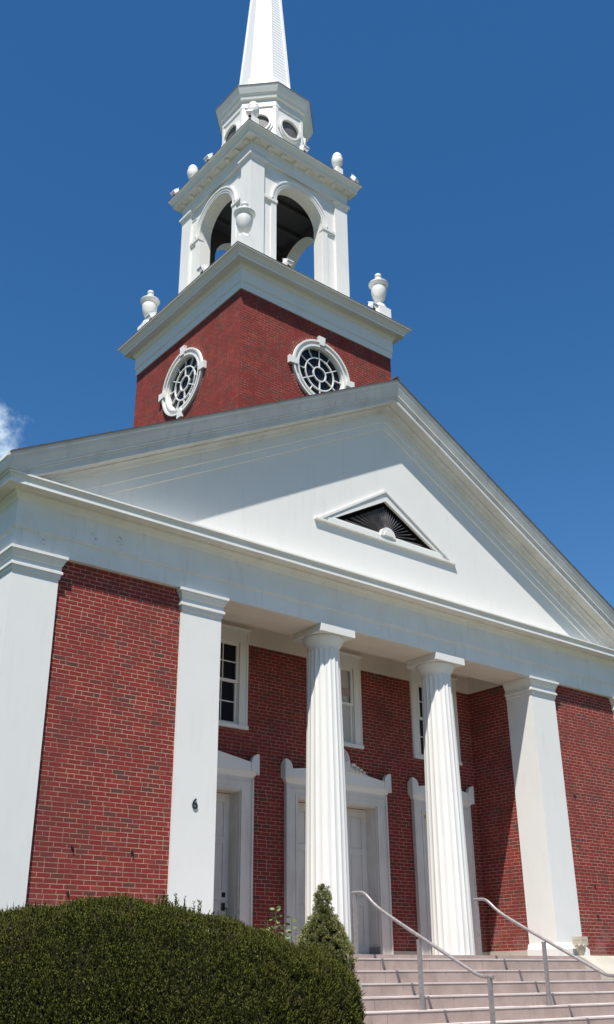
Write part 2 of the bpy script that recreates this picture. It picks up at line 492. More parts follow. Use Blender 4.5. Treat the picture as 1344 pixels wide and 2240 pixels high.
# --- brick walls
def wall_with_holes(mb, x0, x1, z0, z1, y, holes, depth, mat=0, rmat=None):
    xs = sorted({x0, x1, *[h[0] for h in holes], *[h[1] for h in holes]})
    zs = sorted({z0, z1, *[h[2] for h in holes], *[h[3] for h in holes]})
    for a, b_ in zip(xs[:-1], xs[1:]):
        for c, d in zip(zs[:-1], zs[1:]):
            cx, cz = (a+b_)/2, (c+d)/2
            if any(h[0] < cx < h[1] and h[2] < cz < h[3] for h in holes): continue
            mb.quad((a,y,c), (b_,y,c), (b_,y,d), (a,y,d), mat)
    for (a, b_, c, d) in holes:
        rm = mat if rmat is None else rmat
        mb.quad((a,y,c), (a,y,d), (a,y+depth,d), (a,y+depth,c), rm)
        mb.quad((b_,y,c), (b_,y+depth,c), (b_,y+depth,d), (b_,y,d), rm)
        mb.quad((a,y,d), (b_,y,d), (b_,y+depth,d), (a,y+depth,d), rm)
        mb.quad((a,y,c), (a,y+depth,c), (b_,y+depth,c), (b_,y,c), rm)

for sx in (-1, 1):
    w = MB(); a, b_ = sorted((sx*7.2, sx*4.7))
    w.box(a, b_, 0.055, 0.42, 0.075, ZS+.05)
    part('brick_panel', w, BRICK)
    for (ax, az) in (((-6.40, 1.41), (-5.447, 1.408), (-6.41, .81)) if sx < 0 else ((5.51, 1.42), (5.496, .836), (5.19, 3.21))):
        an = MB(); an.box(-.018, .018, -.016, .03, -.018, .018); an.tube([(0,-.01,0),(0,-.032,-.012)], .010, 6)
        part('wall_anchor', an, BLACK, (ax, .055, az))
    w = MB(); a, b_ = sorted((sx*7.95, sx*4.03))
    w.box(a, b_, 0.02, 0.5, GZ-.2, 0.075)
    part('stone_base', w, CREAM)
    w = MB(); a, b_ = sorted((sx*4.058, sx*4.5))
    w.box(a, b_, 0.60, 1.9, 0.19, ZS+.02)
    part('porch_side_wall', w, BRICK)
    w = MB(); a, b_ = sorted((sx*4.03, sx*4.4))
    w.box(a, b_, 0.62, 1.9, 0.0, 0.19)
    part('wall_base', w, CREAM)
    w = MB(); a, b_ = sorted((sx*7.70, sx*7.2))
    w.box(a, b_, 0.6, 24, GZ-.2, ZS+.6)
    part('side_wall', w, BRICK)

DW, DH = 1.02, 2.83
W = 2.8976
SDW = 0.59
wins = [-W, 0, W]
holes = [(-DW, DW, 0.0, DH), (-W-SDW, -W+SDW, 0.0, DH-.01), (W-SDW, W+SDW, 0.0, DH-.01)]
holes += [(c-.53, c+.53, 3.98, ZS-.01) for c in wins]
w = MB(); wall_with_holes(w, -4.2, 4.2, 0.0, ZS, YB, holes, 0.40)
part('porch_wall', w, BRICK)
# stone base of porch wall between the doors
for a, b_ in ((-4.05, -W-.86), (-W+.86, -1.30), (1.30, W-.86), (W+.86, 4.05)):
    w = MB(); w.box(a, b_, YB-.03, YB+.1, 0.0, 0.18)
    part('wall_base', w, CREAM)
# interior frieze and ceiling of the porch
w = MB()
w.box(-4.05, 4.05, YB-.022, YB+.1, ZS, 6.12)
w.sweep([(-4.05, YB-.022), (4.05, YB-.022)], [(0.0,5.98),(0.02,5.99),(0.05,6.04),(0.09,6.09),(0.09,6.125)], mat=0)
for sx in (-1, 1):
    a, b_ = sorted((sx*4.035, sx*4.3)); w.box(a, b_, 0.6, 1.85, ZS, 6.12)
part('porch_frieze', w, CREAMP)
w = MB(); w.box(-4.3, 4.3, 0.6, 2.0, 6.12, 6.2)
part('porch_ceiling', w, CREAMP)
w = MB(); w.box(-4.75, 4.75, -0.36, 2.3, -0.02, FLZ)
part('porch_floor', w, STONE)

# --- pilasters
def pilaster(x0, x1, depth):
    cx = (x0+x1)/2; h = (x1-x0)/2
    s_ = MB()
    s_.box(-h, h, 0, depth, 0.07, ZS-.02)
    o = part('pilaster', s_, FRESH, (cx, 0, 0))
    path = [(-h, depth), (-h, 0), (h, 0), (h, depth)]
    cap = MB()
    cap.sweep(path, [(-.05,5.236),(0.004,5.236),(0.02,5.248),(0.02,5.305),(0.046,5.315),(0.046,5.352),(0.026,5.365),(0.022,5.44),(0.038,5.452),(0.05,5.49),(0.072,5.53),(0.072,5.548),(0.092,5.553),(0.092,5.598),(-.05,5.598)], side=1)
    put('capital', cap, COLP, o)
    ba = MB()
    ba.sweep(path, [(-.05,0.07),(0.085,0.07),(0.085,0.20),(0.06,0.205),(0.052,0.25),(0.035,0.285),(0.012,0.30),(-.05,0.30)], side=1)
    put('base', ba, FRESH, o)
    return o
# sweep path order above runs back-left -> front-left -> front-right -> back-right
pA = pilaster(-A1, -A2, 0.742)
pB = pilaster(-B1, -B2, 0.7051)
pC = pilaster(B2, B1, 0.7051)
pD = pilaster(A2, A1, 0.742)
# house number on the second pilaster
fc = bpy.data.curves.new('house_number', 'FONT')
fc.body = '6'; fc.size = 0.225; fc.extrude = 0.006; fc.offset = 0.0015; fc.align_x = 'CENTER'
tmp = bpy.data.objects.new('tmp_number', fc); COL.objects.link(tmp)
dg = bpy.context.evaluated_depsgraph_get()
nm = bpy.data.meshes.new_from_object(tmp.evaluated_get(dg))
bpy.data.objects.remove(tmp)
nm.name = 'house_number'; nm.materials.clear(); nm.materials.append(BLACK)
no = link('house_number', nm, pB, (-4.436 + (B1+B2)/2, -0.012, 2.092))
no.rotation_euler = (R(90), 0, 0)
no['label'] = 'black house number 6 on the white pilaster'

# --- fluted columns
S, YC = 1.4849, 0.3648
def column(x):
    c = MB(); n = 20*8  # fluted shaft
    rows = 15; vs = []; fs = []
    zb, zt = FLZ+0.012, 5.215
    for i in range(rows):
        t = i/(rows-1)
        r = 0.388 + (0.297-0.388)*t + 0.010*math.sin(PI*t)
        if i == rows-1: pass
        for k in range(n):
            fr_ = (k % 8)/8
            rr = r*(1 - 0.052*math.sin(PI*fr_))
            a = 2*PI*k/n + 0.03
            vs.append((rr*math.cos(a), rr*math.sin(a), zb+(zt-zb)*t))
    for i in range(rows-1):
        for k in range(n):
            k2 = (k+1) % n
            fs.append((i*n+k, i*n+k2, (i+1)*n+k2, (i+1)*n+k))
    c.add(vs, fs, 0, True)
    c.lathe([(0.02, FLZ), (0.375, FLZ), (0.375, FLZ+.014)], 48, smooth=False)
    o = part('column', c, COLP, (x, YC, 0), sharp=30)
    e = MB()
    e.lathe([(0.27,5.205),(0.302,5.207),(0.302,5.226),(0.297,5.232),(0.302,5.27),(0.315,5.295),(0.345,5.335),(0.372,5.385),(0.385,5.42),(0.388,5.44),(0.376,5.458)], 56)
    # flutes running up into the necking
    put('echinus', e, COLP, o)
    ab = MB(); ab.box(-.4106, .4106, -.437, .4106, 5.458, ZS-.003)
    put('abacus', ab, COLP, o)
    return o
column(-S); column(S)

# --- entablature
BACK = 22.0
upath = [(-A1, BACK), (-A1, 0), (A1, 0), (A1, BACK)]
e = MB()
e.sweep(upath, [(-.80,ZS),(0.033,ZS),(0.033,5.885),(0.05,5.890),(0.05,5.918),(0.064,5.924),(0.066,6.34),(-.80,6.34)], closed_prof=True, side=1)
part('entablature', e, AGED)
e = MB()
for (a, b_) in ((-B2, -S-.41), (-S+.41, S-.41), (S+.41, B2)):
    e.box(a, b_, -.025, .795, ZS-.006, ZS+.004)
for (a, b_) in ((-B2+.12, -S-.44), (-S+.44, S-.44), (S+.44, B2-.12)):
    for (q0, q1, r0, r1) in ((a, b_, 0.52, 0.55), (a, b_, 0.10, 0.125), (a, a+.03, 0.125, 0.52), (b_-.03, b_, 0.125, 0.52)):
        e.box(q0, q1, r0, r1, ZS-.012, ZS+.01)
    e.box(a+.07, b_-.07, 0.45, 0.465, ZS-.008, ZS+.01)
part('beam_soffit', e, CREAMP)
c = MB()
c.sweep(upath, [(-.3,6.335),(0.067,6.335),(0.078,6.345),(0.10,6.39),(0.14,6.425),(0.165,6.432),(0.165,6.458),(0.325,6.470),(0.330,6.462),(0.357,6.462),(0.357,6.505),(0.326,6.512),(0.330,6.56),(0.355,6.60),(0.385,6.604),(0.385,6.632),(0.0,6.640),(-.3,6.640)], closed_prof=True, side=1)
part('cornice', c, AGED)

# --- pediment
SL = 0.545
ZA = 11.31
TY = 0.027
t_ = MB()
ti = [(-1.48, 7.84), (1.40, 7.84), (-0.06, 8.62)]
to = [(-8.0, 6.62), (8.0, 6.62), (0.0, 10.98)]
for i in range(3):
    j = (i+1) % 3
    P = lambda q, y=TY: (q[0], y, q[1])
    t_.quad(P(to[i]), P(to[j]), P(ti[j]), P(ti[i]))
    t_.quad(P(ti[i]), P(ti[j]), P(ti[j], TY+.4), P(ti[i], TY+.4), 1)
part('tympanum', t_, [STUCCO, DARK])

def rake(mb, prof, end=None, mat=0):
    """profile (p, z at apex); both slopes, ends resting on the cornice top"""
    for sx in (-1, 1):
        vs, fs = [], []
        k = len(prof)
        for st in range(3):
            for p, z in prof:
                xe = A1 + p if end is None else end
                xm = min((z-6.634)/SL, xe)
                x = (0, xm, xe)[st]
                zz = max(z - SL*x, 6.634 if p < 0.40 else 6.628)
                vs.append((sx*x, -p, zz))
        for st in range(2):
            for j in range(k):
                j2 = (j+1) % k
                f = (st*k+j, st*k+j2, (st+1)*k+j2, (st+1)*k+j)
                fs.append(f)
        fs.append(tuple(2*k+j for j in range(k)))
        mb.add(vs, fs, mat)
r_ = MB()
zc = ZA
rake(r_, [(-.2,zc+.02),(0.48,zc+.02),(0.48,zc-.03),(0.462,zc-.055),(0.447,zc-.12),(0.422,zc-.19),(0.402,zc-.25),(0.399,zc-.285),(0.382,zc-.295),(0.382,zc-.33),(0.364,zc-.335),(0.360,zc-.44),(0.337,zc-.452),(0.17,zc-.450),(0.165,zc-.478),(0.14,zc-.485),(0.10,zc-.52),(0.075,zc-.565),(0.035,zc-.575),(-.2,zc-.575)])
part('raking_cornice', r_, RAKE)
r_ = MB()
rake(r_, [(0.022,zc-.56),(0.022,zc-.79),(0.012,zc-.80),(0.004,zc-.80),(0.004,zc-.965),(-.05,zc-.975),(-.05,zc-.56)], end=8.0)
part('fascia_board', r_, WHITE)
# side eaves, mitred into the raking crown at the corner
def rz_(p, z): return max(z - SL*(A1+p), 6.634)
for sx in (-1, 1):
    ev = MB()
    prof = [(p, rz_(p, z)) for p, z in ((0.402,zc-.25),(0.422,zc-.19),(0.447,zc-.12),(0.462,zc-.055),(0.48,zc-.03),(0.48,zc+.02))]
    prof = [(0.1, 6.634)] + prof + [(0.1, prof[-1][1])]
    vs = [(sx*(A1+p), -p, z) for p, z in prof] + [(sx*(A1+p), BACK, z) for p, z in prof]
    k = len(prof)
    ev.add(vs, [(j, j+k, j+1+k, j+1) for j in range(k-1)])
    part('eave_gutter', ev, AGED)
# roof planes
rf = MB()
for sx in (-1, 1):
    for (y0, y1, z0, z1, mt, xe) in ((-.498, 24, 0.024, 0.040, 0, 8.21), (-.503, -.46, 0.0205, 0.0235, 1, 8.22)):
        za = ZA + z0; zb = ZA + z1
        vs = [(0,y0,za),(sx*xe,y0,za-SL*xe),(sx*xe,y1,za-SL*xe),(0,y1,za),(0,y0,zb),(sx*xe,y0,zb-SL*xe),(sx*xe,y1,zb-SL*xe),(0,y1,zb)]
        rf.add(vs, [(0,1,2,3),(4,7,6,5),(0,4,5,1),(1,5,6,2),(2,6,7,3),(3,7,4,0)], mt)
rf.tube([(0,-.50,ZA+.065),(0,2.4,ZA+.065)], 0.045, 8, 0)
part('roof', rf, [SHINGLE, DRIP])

# vent in the tympanum
v = MB()
def tri_frame(mb, outer, inner, y0, y1, mat=0):
    for i in range(3):
        j = (i+1) % 3
        a, b_, c_, d = outer[i], outer[j], inner[j], inner[i]
        vs = [(q[0], y0, q[1]) for q in (a,b_,c_,d)] + [(q[0], y1, q[1]) for q in (a,b_,c_,d)]
        mb.add(vs, [(0,1,2,3),(7,6,5,4),(0,4,5,1),(2,6,7,3)], mat)
tA = [(-1.93, 7.70), (1.90, 7.70), (-0.045, 8.865)]
tB = [(-1.78, 7.735), (1.75, 7.735), (-0.045, 8.815)]
tC = [(-1.62, 7.80), (1.53, 7.80), (-0.055, 8.70)]
tD = [(-1.45, 7.846), (1.36, 7.846), (-0.06, 8.61)]
tri_frame(v, tA, tB, -0.022, TY+.01)
tri_frame(v, tB, tC, 0.008, TY+.02)
tri_frame(v, tC, tD, -0.006, TY+.025)
vt = part('pediment_vent', v, WHITE)
sl = MB(); sl.box(-1.95, 1.92, -0.034, TY, 7.690, 7.725); sl.box(-1.62, 1.53, -0.026, TY, 7.725, 7.80)
put('sill', sl, WHITE, vt)
fan = MB()
FC = (-0.06, 7.86)
nb = 27
for i in range(nb):
    a = PI*(i+.5)/nb; ca, sa = math.cos(a), math.sin(a)
    best = 1.6
    for (p0, p1) in ((tD[1], tD[2]), (tD[2], tD[0])):
        ex, ez = p1[0]-p0[0], p1[1]-p0[1]
        den = ca*ez - sa*ex
        if abs(den) < 1e-6: continue
        t = ((p0[0]-FC[0])*ez - (p0[1]-FC[1])*ex)/den
        if t > 0: best = min(best, t)
    r0, r1 = .17, max(.22, best*.86)
    w0, w1 = .0025, .006
    d = Vector((ca, 0, sa)); n_ = Vector((-sa, 0, ca))
    c0 = Vector((FC[0], 0, FC[1]))
    vs = []
    for y0, y1, k in ((.035, .10, 1.0), (.11, .17, .5)):
        vs += [(c0 + d*r0 - n_*w0*k + Vector((0, y0, 0))), (c0 + d*r0 + n_*w0*k + Vector((0, y0, 0))), (c0 + d*r1 + n_*w1*k + Vector((0, y0+.02, 0))), (c0 + d*r1 - n_*w1*k + Vector((0, y0+.02, 0)))]
    fan.add(vs, [(0,1,2,3),(7,6,5,4),(0,4,5,1),(1,5,6,2),(2,6,7,3),(3,7,4,0)])
put('fan_louvre', fan, LOUVRE, vt)
bk = MB(); bk.add([(q[0]*1.05, 0.42, q[1]) for q in ti], [(0,1,2)])
put('vent_back', bk, DARK, vt, recalc=False)
bs = MB()
poly = [(FC[0]+.20*math.cos(PI*i/16), 7.80+.20*math.sin(PI*i/16)) for i in range(17)]
bs.prism(poly, -0.045, 0.08)
poly = [(FC[0]+.12*math.cos(PI*i/12), 7.815+.12*math.sin(PI*i/12)) for i in range(13)]
bs.prism(poly, -0.060, 0.0)
put('boss', bs, WHITE, vt)

# --- porch windows
def porch_window(cx, blind):
    yF = YB - 0.0306
    m_ = MB()
    for (a, b_, c_, d) in ((-.7235, -.52, 4.0, 5.86), (.52, .7235, 4.0, 5.86), (-.52, .52, 5.575, 5.86)):
        m_.box(a, b_, yF, YB+.06, c_, d)
    for (a, b_) in ((-.70, -.68), (.68, .70)): m_.box(a, b_, yF-.012, yF+.01, 4.0, 5.84)
    for (a, b_) in ((-.545, -.516), (.516, .545)): m_.box(a, b_, yF-.010, yF+.02, 4.0, 5.60)
    m_.box(-.77, .77, yF-.03, YB, 5.86, 5.885)
    m_.box(-.75, .75, yF-.018, YB, 5.845, 5.86)
    # jambs
    m_.box(-.524, -.50, YB-.006, YB+.2, 4.0, 5.58); m_.box(.50, .524, YB-.006, YB+.2, 4.0, 5.58); m_.box(-.5, .5, YB-.01, YB+.2, 5.565, 5.6)
    o = part('window', m_, WHITE, (cx, 0, 0))
    sl = MB(); sl.box(-.728, .728, yF-.03, YB+.15, 3.93, 4.0)
    put('sill', sl, WHITE, o)
    for (z0, z1, y) in ((4.79, 5.565, YB-.012), (4.0, 4.84, YB+.024)):
        s_ = MB()
        s_.box(-.50, -.452, y, y+.035, z0, z1); s_.box(.452, .50, y, y+.035, z0, z1)
        s_.box(-.452, .452, y, y+.035, z0, z0+.055); s_.box(-.452, .452, y, y+.035, z1-.045, z1)
        if not blind:
            for mx in (-.15, .15): s_.box(mx-.009, mx+.009, y+.006, y+.03, z0+.055, z1-.045)
            zm = (z0+z1)/2+.01
            s_.box(-.452, .452, y+.005, y+.03, zm-.009, zm+.009)
        so = put('sash', s_, WHITE, o)
    p_ = MB(); p_.quad((-.46, YB+.055, 4.0), (.46, YB+.055, 4.0), (.46, YB+.055, 5.57), (-.46, YB+.055, 5.57))
    if blind:
        p_ = MB(); p_.quad((-.46, YB+.057, 4.05), (.46, YB+.057, 4.05), (.46, YB+.057, 5.55), (-.46, YB+.057, 5.55))
        p_.box(-.45, .45, YB+.026, YB+.05, 5.00, 5.14, 1)
        put('blind', p_, [BLIND, BLINDEDGE], o)
    else:
        put('pane', p_, GLASS, o, recalc=False)
    return o
for c_ in wins: porch_window(c_, c_ == 0)

# --- doorways
def doorway(cx, ow, iw, double, handle):
    """ow: outer half width of the surround, iw: half opening"""
    yF = YB - 0.065
    m_ = MB()
    for s_ in (-1, 1):
        a, b_ = sorted((s_*iw, s_*ow)); m_.box(a, b_, yF, YB+.02, FLZ, 3.06)
        a, b_ = sorted((s_*(ow-.035), s_*(ow+.004))); m_.box(a, b_, yF-.022, yF+.01, FLZ, 3.05)
        a, b_ = sorted((s_*(iw-.004), s_*(iw+.045))); m_.box(a, b_, yF-.014, yF+.018, FLZ, DH-.004)
        a, b_ = sorted((s_*iw, s_*(iw+.01)));
        # panelled reveals
        m_.box(min(s_*(iw+.012), s_*(iw-.02)), max(s_*(iw+.012), s_*(iw-.02)), yF+.022, YB+.27, FLZ, DH-.02)
        for (z0, z1) in ((.30, 1.05), (1.20, 2.55)):
            a, b_ = sorted((s_*(iw-.03), s_*(iw-.015))); m_.box(a, b_, yF+.10, YB+.19, z0, z1)
    m_.box(-iw, iw, yF, YB+.02, DH, 3.06); m_.box(-iw-.045, iw+.045, yF-.015, yF+.01, DH-.004, DH+.045)
    m_.box(-ow, ow, yF-.012, yF+.01, 2.965, 2.985)
    m_.box(-iw-.008, iw+.008, yF+.024, YB+.27, DH-.03, DH+.008)
    o = part('doorway', m_, DOORP, (cx, 0, 0))
    # head with low gable and acroteria
    hd = MB()
    hd.sweep([(-ow, YB), (-ow, yF), (ow, yF), (ow, YB)], [(-.02,3.06),(0.0,3.06),(0.010,3.075),(0.02,3.085),(0.032,3.11),(0.048,3.15),(0.07,3.165),(0.07,3.20),(-.02,3.20)], side=1)
    e = ow + .07; yf = yF - .07
    zl, rise = 3.30, (0.135 if double else 0.115)
    gab = [(-e, 3.20), (e, 3.20), (e, zl), (0, zl+rise+.04), (-e, zl)]
    hd.prism(gab, yf, YB-.001)
    for s_ in (-1, 1):
        ear = [(e, 3.165), (e+.002, 3.30), (e+.002, 3.485)]
        for q in range(7):
            t = q/6; an = t*PI/2
            ear.append((e - .165*math.sin(an), 3.49 - .165*(1-math.cos(an))))
        ear.append((e-.17, 3.30)); ear.append((e-.17, 3.165))
        ear = [(s_*p[0], p[1]) for p in ear]
        hd.prism(ear, yf-.014, yf+.07)
        # side leaf of the corner ornament
        leaf = [(yf-.008, 3.11)] + [(yf-.008, 3.480)]
        for q in range(7):
            an = q/6*PI/2
            leaf.append((yf-.006 + .15*math.sin(an), 3.486 - .165*(1-math.cos(an))))
        leaf += [(yf+.155, 3.20), (yf+.10, 3.12)]
        hd.prism(leaf, s_*(e-.03), s_*(e+.013), axis='x')
    put('door_head', hd, WHITE, o)
    if double:
        cr = MB()
        poly = [(-.27, 3.42), (.27, 3.42)]
        for q in range(13):
            an = q/12*PI
            poly.append((.245*math.cos(an), 3.60+.26*math.sin(an)))
        cr.prism(poly, yf-.03, yf+.06)
        # shell ribs
        for q in range(9):
            an = PI*(q+.5)/9
            cr.tube([(0.05*math.cos(an), yf-.035, 3.50+.05*math.sin(an)), (.15*math.cos(an), yf-.045, 3.57+.17*math.sin(an)), (.21*math.cos(an), yf-.032, 3.60+.225*math.sin(an))], [.012,.024,.018], 6)
        for s_ in (-1, 1):
            for (dx, dz, rr) in ((.33, 3.50, .075), (.44, 3.475, .055), (.54, 3.445, .05), (.63, 3.42, .035)):
                pts = [(s_*(dx+rr*.8*math.cos(a)), yf-.02, dz+rr*.8*math.sin(a)) for a in [i*PI/5 for i in range(9)]]
                cr.tube(pts, rr*.42, 6)
            cr.prism([(s_*.25,3.42),(s_*.72,3.36),(s_*.72,3.39),(s_*.40,3.50),(s_*.25,3.52)], yf-.008, yf+.05)
        put('crest', cr, DOORP, o)
    # leaves
    yd = YB + .265
    leaves = ((-iw, 0.0), (0.0, iw)) if double else ((-iw, iw),)
    for li, (a, b_) in enumerate(leaves):
        d_ = MB(); a += .018; b_ -= .004 if double and li == 0 else .018
        d_.box(a, b_, yd+.02, yd+.06, FLZ+.02, DH-.04)
        st = .13
        rails = [FLZ+.02, .28, .98, 1.13, 1.92, 2.03, DH-.19, DH-.04]
        d_.box(a, a+st, yd, yd+.02, rails[0], rails[-1]); d_.box(b_-st, b_, yd, yd+.02, rails[0], rails[-1])
        for i in range(0, 8, 2): d_.box(a+st, b_-st, yd, yd+.02, rails[i], rails[i+1])
        mid = (a+b_)/2
        if not double or True:
            d_.box(mid-.055, mid+.055, yd+.001, yd+.02, .28, DH-.19)
        for i in range(1, 7, 2):
            for (p, q_) in ((a+st, mid-.055), (mid+.055, b_-st)):
                d_.box(p+.035, q_-.035, yd+.008, yd+.03, rails[i]+.035, rails[i+1]-.035)
        lo = put('door_leaf', d_, DOORP, o)
        if handle and li == 0:
            h_ = MB(); hx = b_ - .10
            lk = MB(); lk.box(hx-.035, hx+.035, yd-.014, yd, 1.02, 1.10); lk.tube([(hx, yd-.012, 1.06), (hx, yd-.03, 1.06)], .022, 10)
            put('deadbolt', lk, BLACK, lo)
            h_.box(hx-.035, hx+.035, yd-.014, yd, 0.80, 0.93)
            h_.tube([(hx, yd-.01, .86), (hx+.03, yd-.07, .83), (hx+.03, yd-.075, .72), (hx+.0, yd-.02, .60)], .012, 8)
            h_.box(hx-.022, hx+.022, yd-.014, yd, .57, .63)
            put('handle', h_, BLACK, lo)
    if double:
        kp = MB(); kp.box(iw-.034, iw-.016, yF+.03, YB+.262, FLZ+.03, FLZ+.19); put('shaded_plinth_block', kp, RAILM, o)  # plinth block at the reveal foot; dark grey holds dark paint and shade
    th = MB(); th.box(-iw, iw, YB-.05, YB+.30, FLZ-.01, FLZ+.035)
    put('threshold', th, STONE, o)
    return o
doorway(-W, 0.8507, SDW, False, True)
doorway(0, 1.2826, DW, True, False)
doorway(W, 0.8507, SDW, False, True)

# ================================================================== TOWER
T, YT = 2.3536, 2.0611
TC = YT + T
def square(h): return [(-h, YT+T-h), (h, YT+T-h), (h, YT+T+h), (-h, YT+T+h)]
tw = MB()
zb_, zt_ = 6.5, 14.2
RO, WZ = 0.86, 12.78
def face_pts(rot):
    # local (a along face, z, d depth inwards) -> world
    ca, sa = math.cos(rot), math.sin(rot)
    def P(a, z, d=0.0):
        x, y = a, -T + d
        return (x*ca - y*sa, TC + x*sa + y*ca, z)
    return P
for fi in range(4):
    P = face_pts(-fi*PI/2)
    n = 48; q = 1.15
    circ, sq = [], []
    for k in range(n):
        an = 2*PI*k/n
        circ.append((0.72*math.cos(an), WZ+.72*math.sin(an)))
        m_ = max(abs(math.cos(an)), abs(math.sin(an)))
        sq.append((q*math.cos(an)/m_, WZ+q*math.sin(an)/m_))
    for k in range(n):
        k2 = (k+1) % n
        tw.quad(P(*circ[k]), P(*sq[k]), P(*sq[k2]), P(*circ[k2]))
        tw.quad(P(*circ[k]), P(*circ[k2]), P(*circ[k2], .22), P(*circ[k], .22), 1)
    for (a0, a1, z0, z1) in ((-T, -q, zb_, zt_), (q, T, zb_, zt_), (-q, q, zb_, WZ-q), (-q, q, WZ+q, zt_)):
        tw.quad(P(a0, z0), P(a1, z0), P(a1, z1), P(a0, z1))
tower = part('brick_tower', tw, [BRICKT, WHITE], recalc=False)
# round windows with four keystones
def ring(mb, r0, r1, y0, y1, n=56, mat=0, cx=0, cz=0):
    vs, fs = [], []
    for k in range(n):
        a = 2*PI*k/n
        for (r, y) in ((r0, y1), (r0, y0), (r1, y0), (r1, y1)):
            vs.append((cx+r*math.cos(a), y, cz+r*math.sin(a)))
    for k in range(n):
        k2 = (k+1) % n
        for j in range(3): fs.append((k*4+j, k*4+j+1, k2*4+j+1, k2*4+j))
    mb.add(vs, fs, mat, True)
f_ = MB()
ring(f_, 0.825, 0.872, -0.068, 0.01); ring(f_, 0.745, 0.825, -0.018, 0.01); ring(f_, 0.70, 0.745, -0.055, 0.05); ring(f_, 0.67, 0.70, -0.01, 0.10)
win0 = part('round_window', f_, WHITE, (0, YT, WZ))
for k in range(4):
    ks = MB()
    ks.prism([(-.07, .76), (.07, .76), (.10, 1.0), (-.10, 1.0)], -0.085, 0.0)
    ko = put('keystone', ks, WHITE, win0)
    ko.rotation_euler = (0, k*PI/2, 0)
mu = MB()
ring(mu, .175, .203, 0.03, 0.07, 32); ring(mu, .422, .448, 0.03, 0.07, 44)
for k in range(12):
    a = PI/6 + k*PI/6
    full = (k % 2 == 0)
    r0, r1 = (.20, .68) if full else (.44, .68)
    d = Vector((math.cos(a), 0, math.sin(a))); nn = Vector((-d.z, 0, d.x)) * .0105
    vs = []
    for y in (0.035, 0.07):
        for (r, s_) in ((r0, -1), (r1, -1), (r1, 1), (r0, 1)):
            p = d*r + nn*s_; vs.append((p.x, y, p.z))
    mu.add(vs, [(0,1,2,3),(7,6,5,4),(0,4,5,1),(2,6,7,3)])
put('muntins', mu, LEAD, win0)
gl = MB(); gl.add([(.69*math.cos(2*PI*k/48), .085, .69*math.sin(2*PI*k/48)) for k in range(48)], [tuple(range(48))])
put('pane', gl, GLASS, win0, recalc=False)
rb = MB()
n = 96
for k in range(n):
    a0, a1 = 2*PI*k/n, 2*PI*(k+1)/n
    o_ = rb.add([(.895*math.cos(a0), -.006, .895*math.sin(a0)), (1.0*math.cos(a0), -.006, 1.0*math.sin(a0)), (1.0*math.cos(a1), -.006, 1.0*math.sin(a1)), (.895*math.cos(a1), -.006, .895*math.sin(a1))], [(0,1,2,3)])
    hh = 0.0677*88/(2*PI)
    rb.uv[k] = {o_: (0.01, a0*hh), o_+1: (.115, a0*hh), o_+2: (.115, a1*hh), o_+3: (.01, a1*hh)}
put('rowlock_ring', rb, BRICKR, win0, recalc=False)
cpart(win0, (-T, TC, WZ), -PI/2)
cpart(win0, (T, TC, WZ), PI/2)
cpart(win0, (0, YT+2*T, WZ), PI)

tc_ = MB()
tc_.sweep(square(T), [(-.3,14.15),(0.03,14.15),(0.03,14.335),(0.045,14.342),(0.045,14.362),(0.052,14.368),(0.055,14.69),(0.07,14.70),(0.09,14.75),(0.13,14.80),(0.15,14.81),(0.26,14.812),(0.268,14.80),(0.285,14.80),(0.285,14.868),(0.30,14.875),(0.315,14.90),(0.35,14.95),(0.385,14.985),(0.415,14.995),(0.415,15.03)], closed_path=True, side=1)
# low metal roof
tc_.add([(*p, 15.03) for p in [(-T-.41, YT-.41), (T+.41, YT-.41), (T+.41, YT+2*T+.41), (-T-.41, YT+2*T+.41)]] + [(-1.7, TC-1.7, 15.16), (1.7, TC-1.7, 15.16), (1.7, TC+1.7, 15.16), (-1.7, TC+1.7, 15.16)],
        [(0,1,5,4),(1,2,6,5),(2,3,7,6),(3,0,4,7),(4,5,6,7)])
part('tower_cornice', tc_, WHITE, recalc=False)
tr = MB(); tr.sweep(square(T), [(0.40,15.032),(0.425,15.032),(0.425,15.046),(0.40,15.05)], closed_path=True, side=1)
part('drip_edge', tr, DRIP, recalc=False)

# urns on the tower corners
def urn_mb(s):
    u = MB()
    prof = [(0.16,0.0),(0.16,0.03),(0.11,0.05),(0.085,0.08),(0.07,0.12),(0.085,0.145),(0.10,0.16),(0.10,0.175),(0.125,0.205),(0.16,0.28),(0.185,0.37),(0.202,0.46),(0.21,0.55),(0.205,0.60),(0.205,0.625),(0.235,0.66),(0.262,0.70),(0.268,0.73),(0.26,0.745),(0.20,0.765),(0.11,0.79),(0.065,0.82),(0.06,0.845),(0.085,0.865),(0.10,0.895),(0.095,0.93),(0.068,0.955),(0.065,0.965),(0.085,0.985),(0.092,1.02),(0.08,1.055),(0.045,1.08),(0.004,1.087)]
    u.lathe([(r*s, z*s) for r, z in prof], 32)
    return u
UQ = 2.203
urn0 = part('urn', urn_mb(1.0), WHITE, (-UQ, TC-UQ, 15.80))
pd = MB(); pd.box(-.21, .21, -.21, .21, -.80, -.10); pd.lathe([(.20,-.10),(.20,-.06),(.17,-.03),(.16,.0)], 32)
put('pedestal', pd, WHITE, urn0)
for p in ((UQ, TC-UQ, 15.80), (-UQ, TC+UQ, 15.80), (UQ, TC+UQ, 15.80)): cpart(urn0, p)

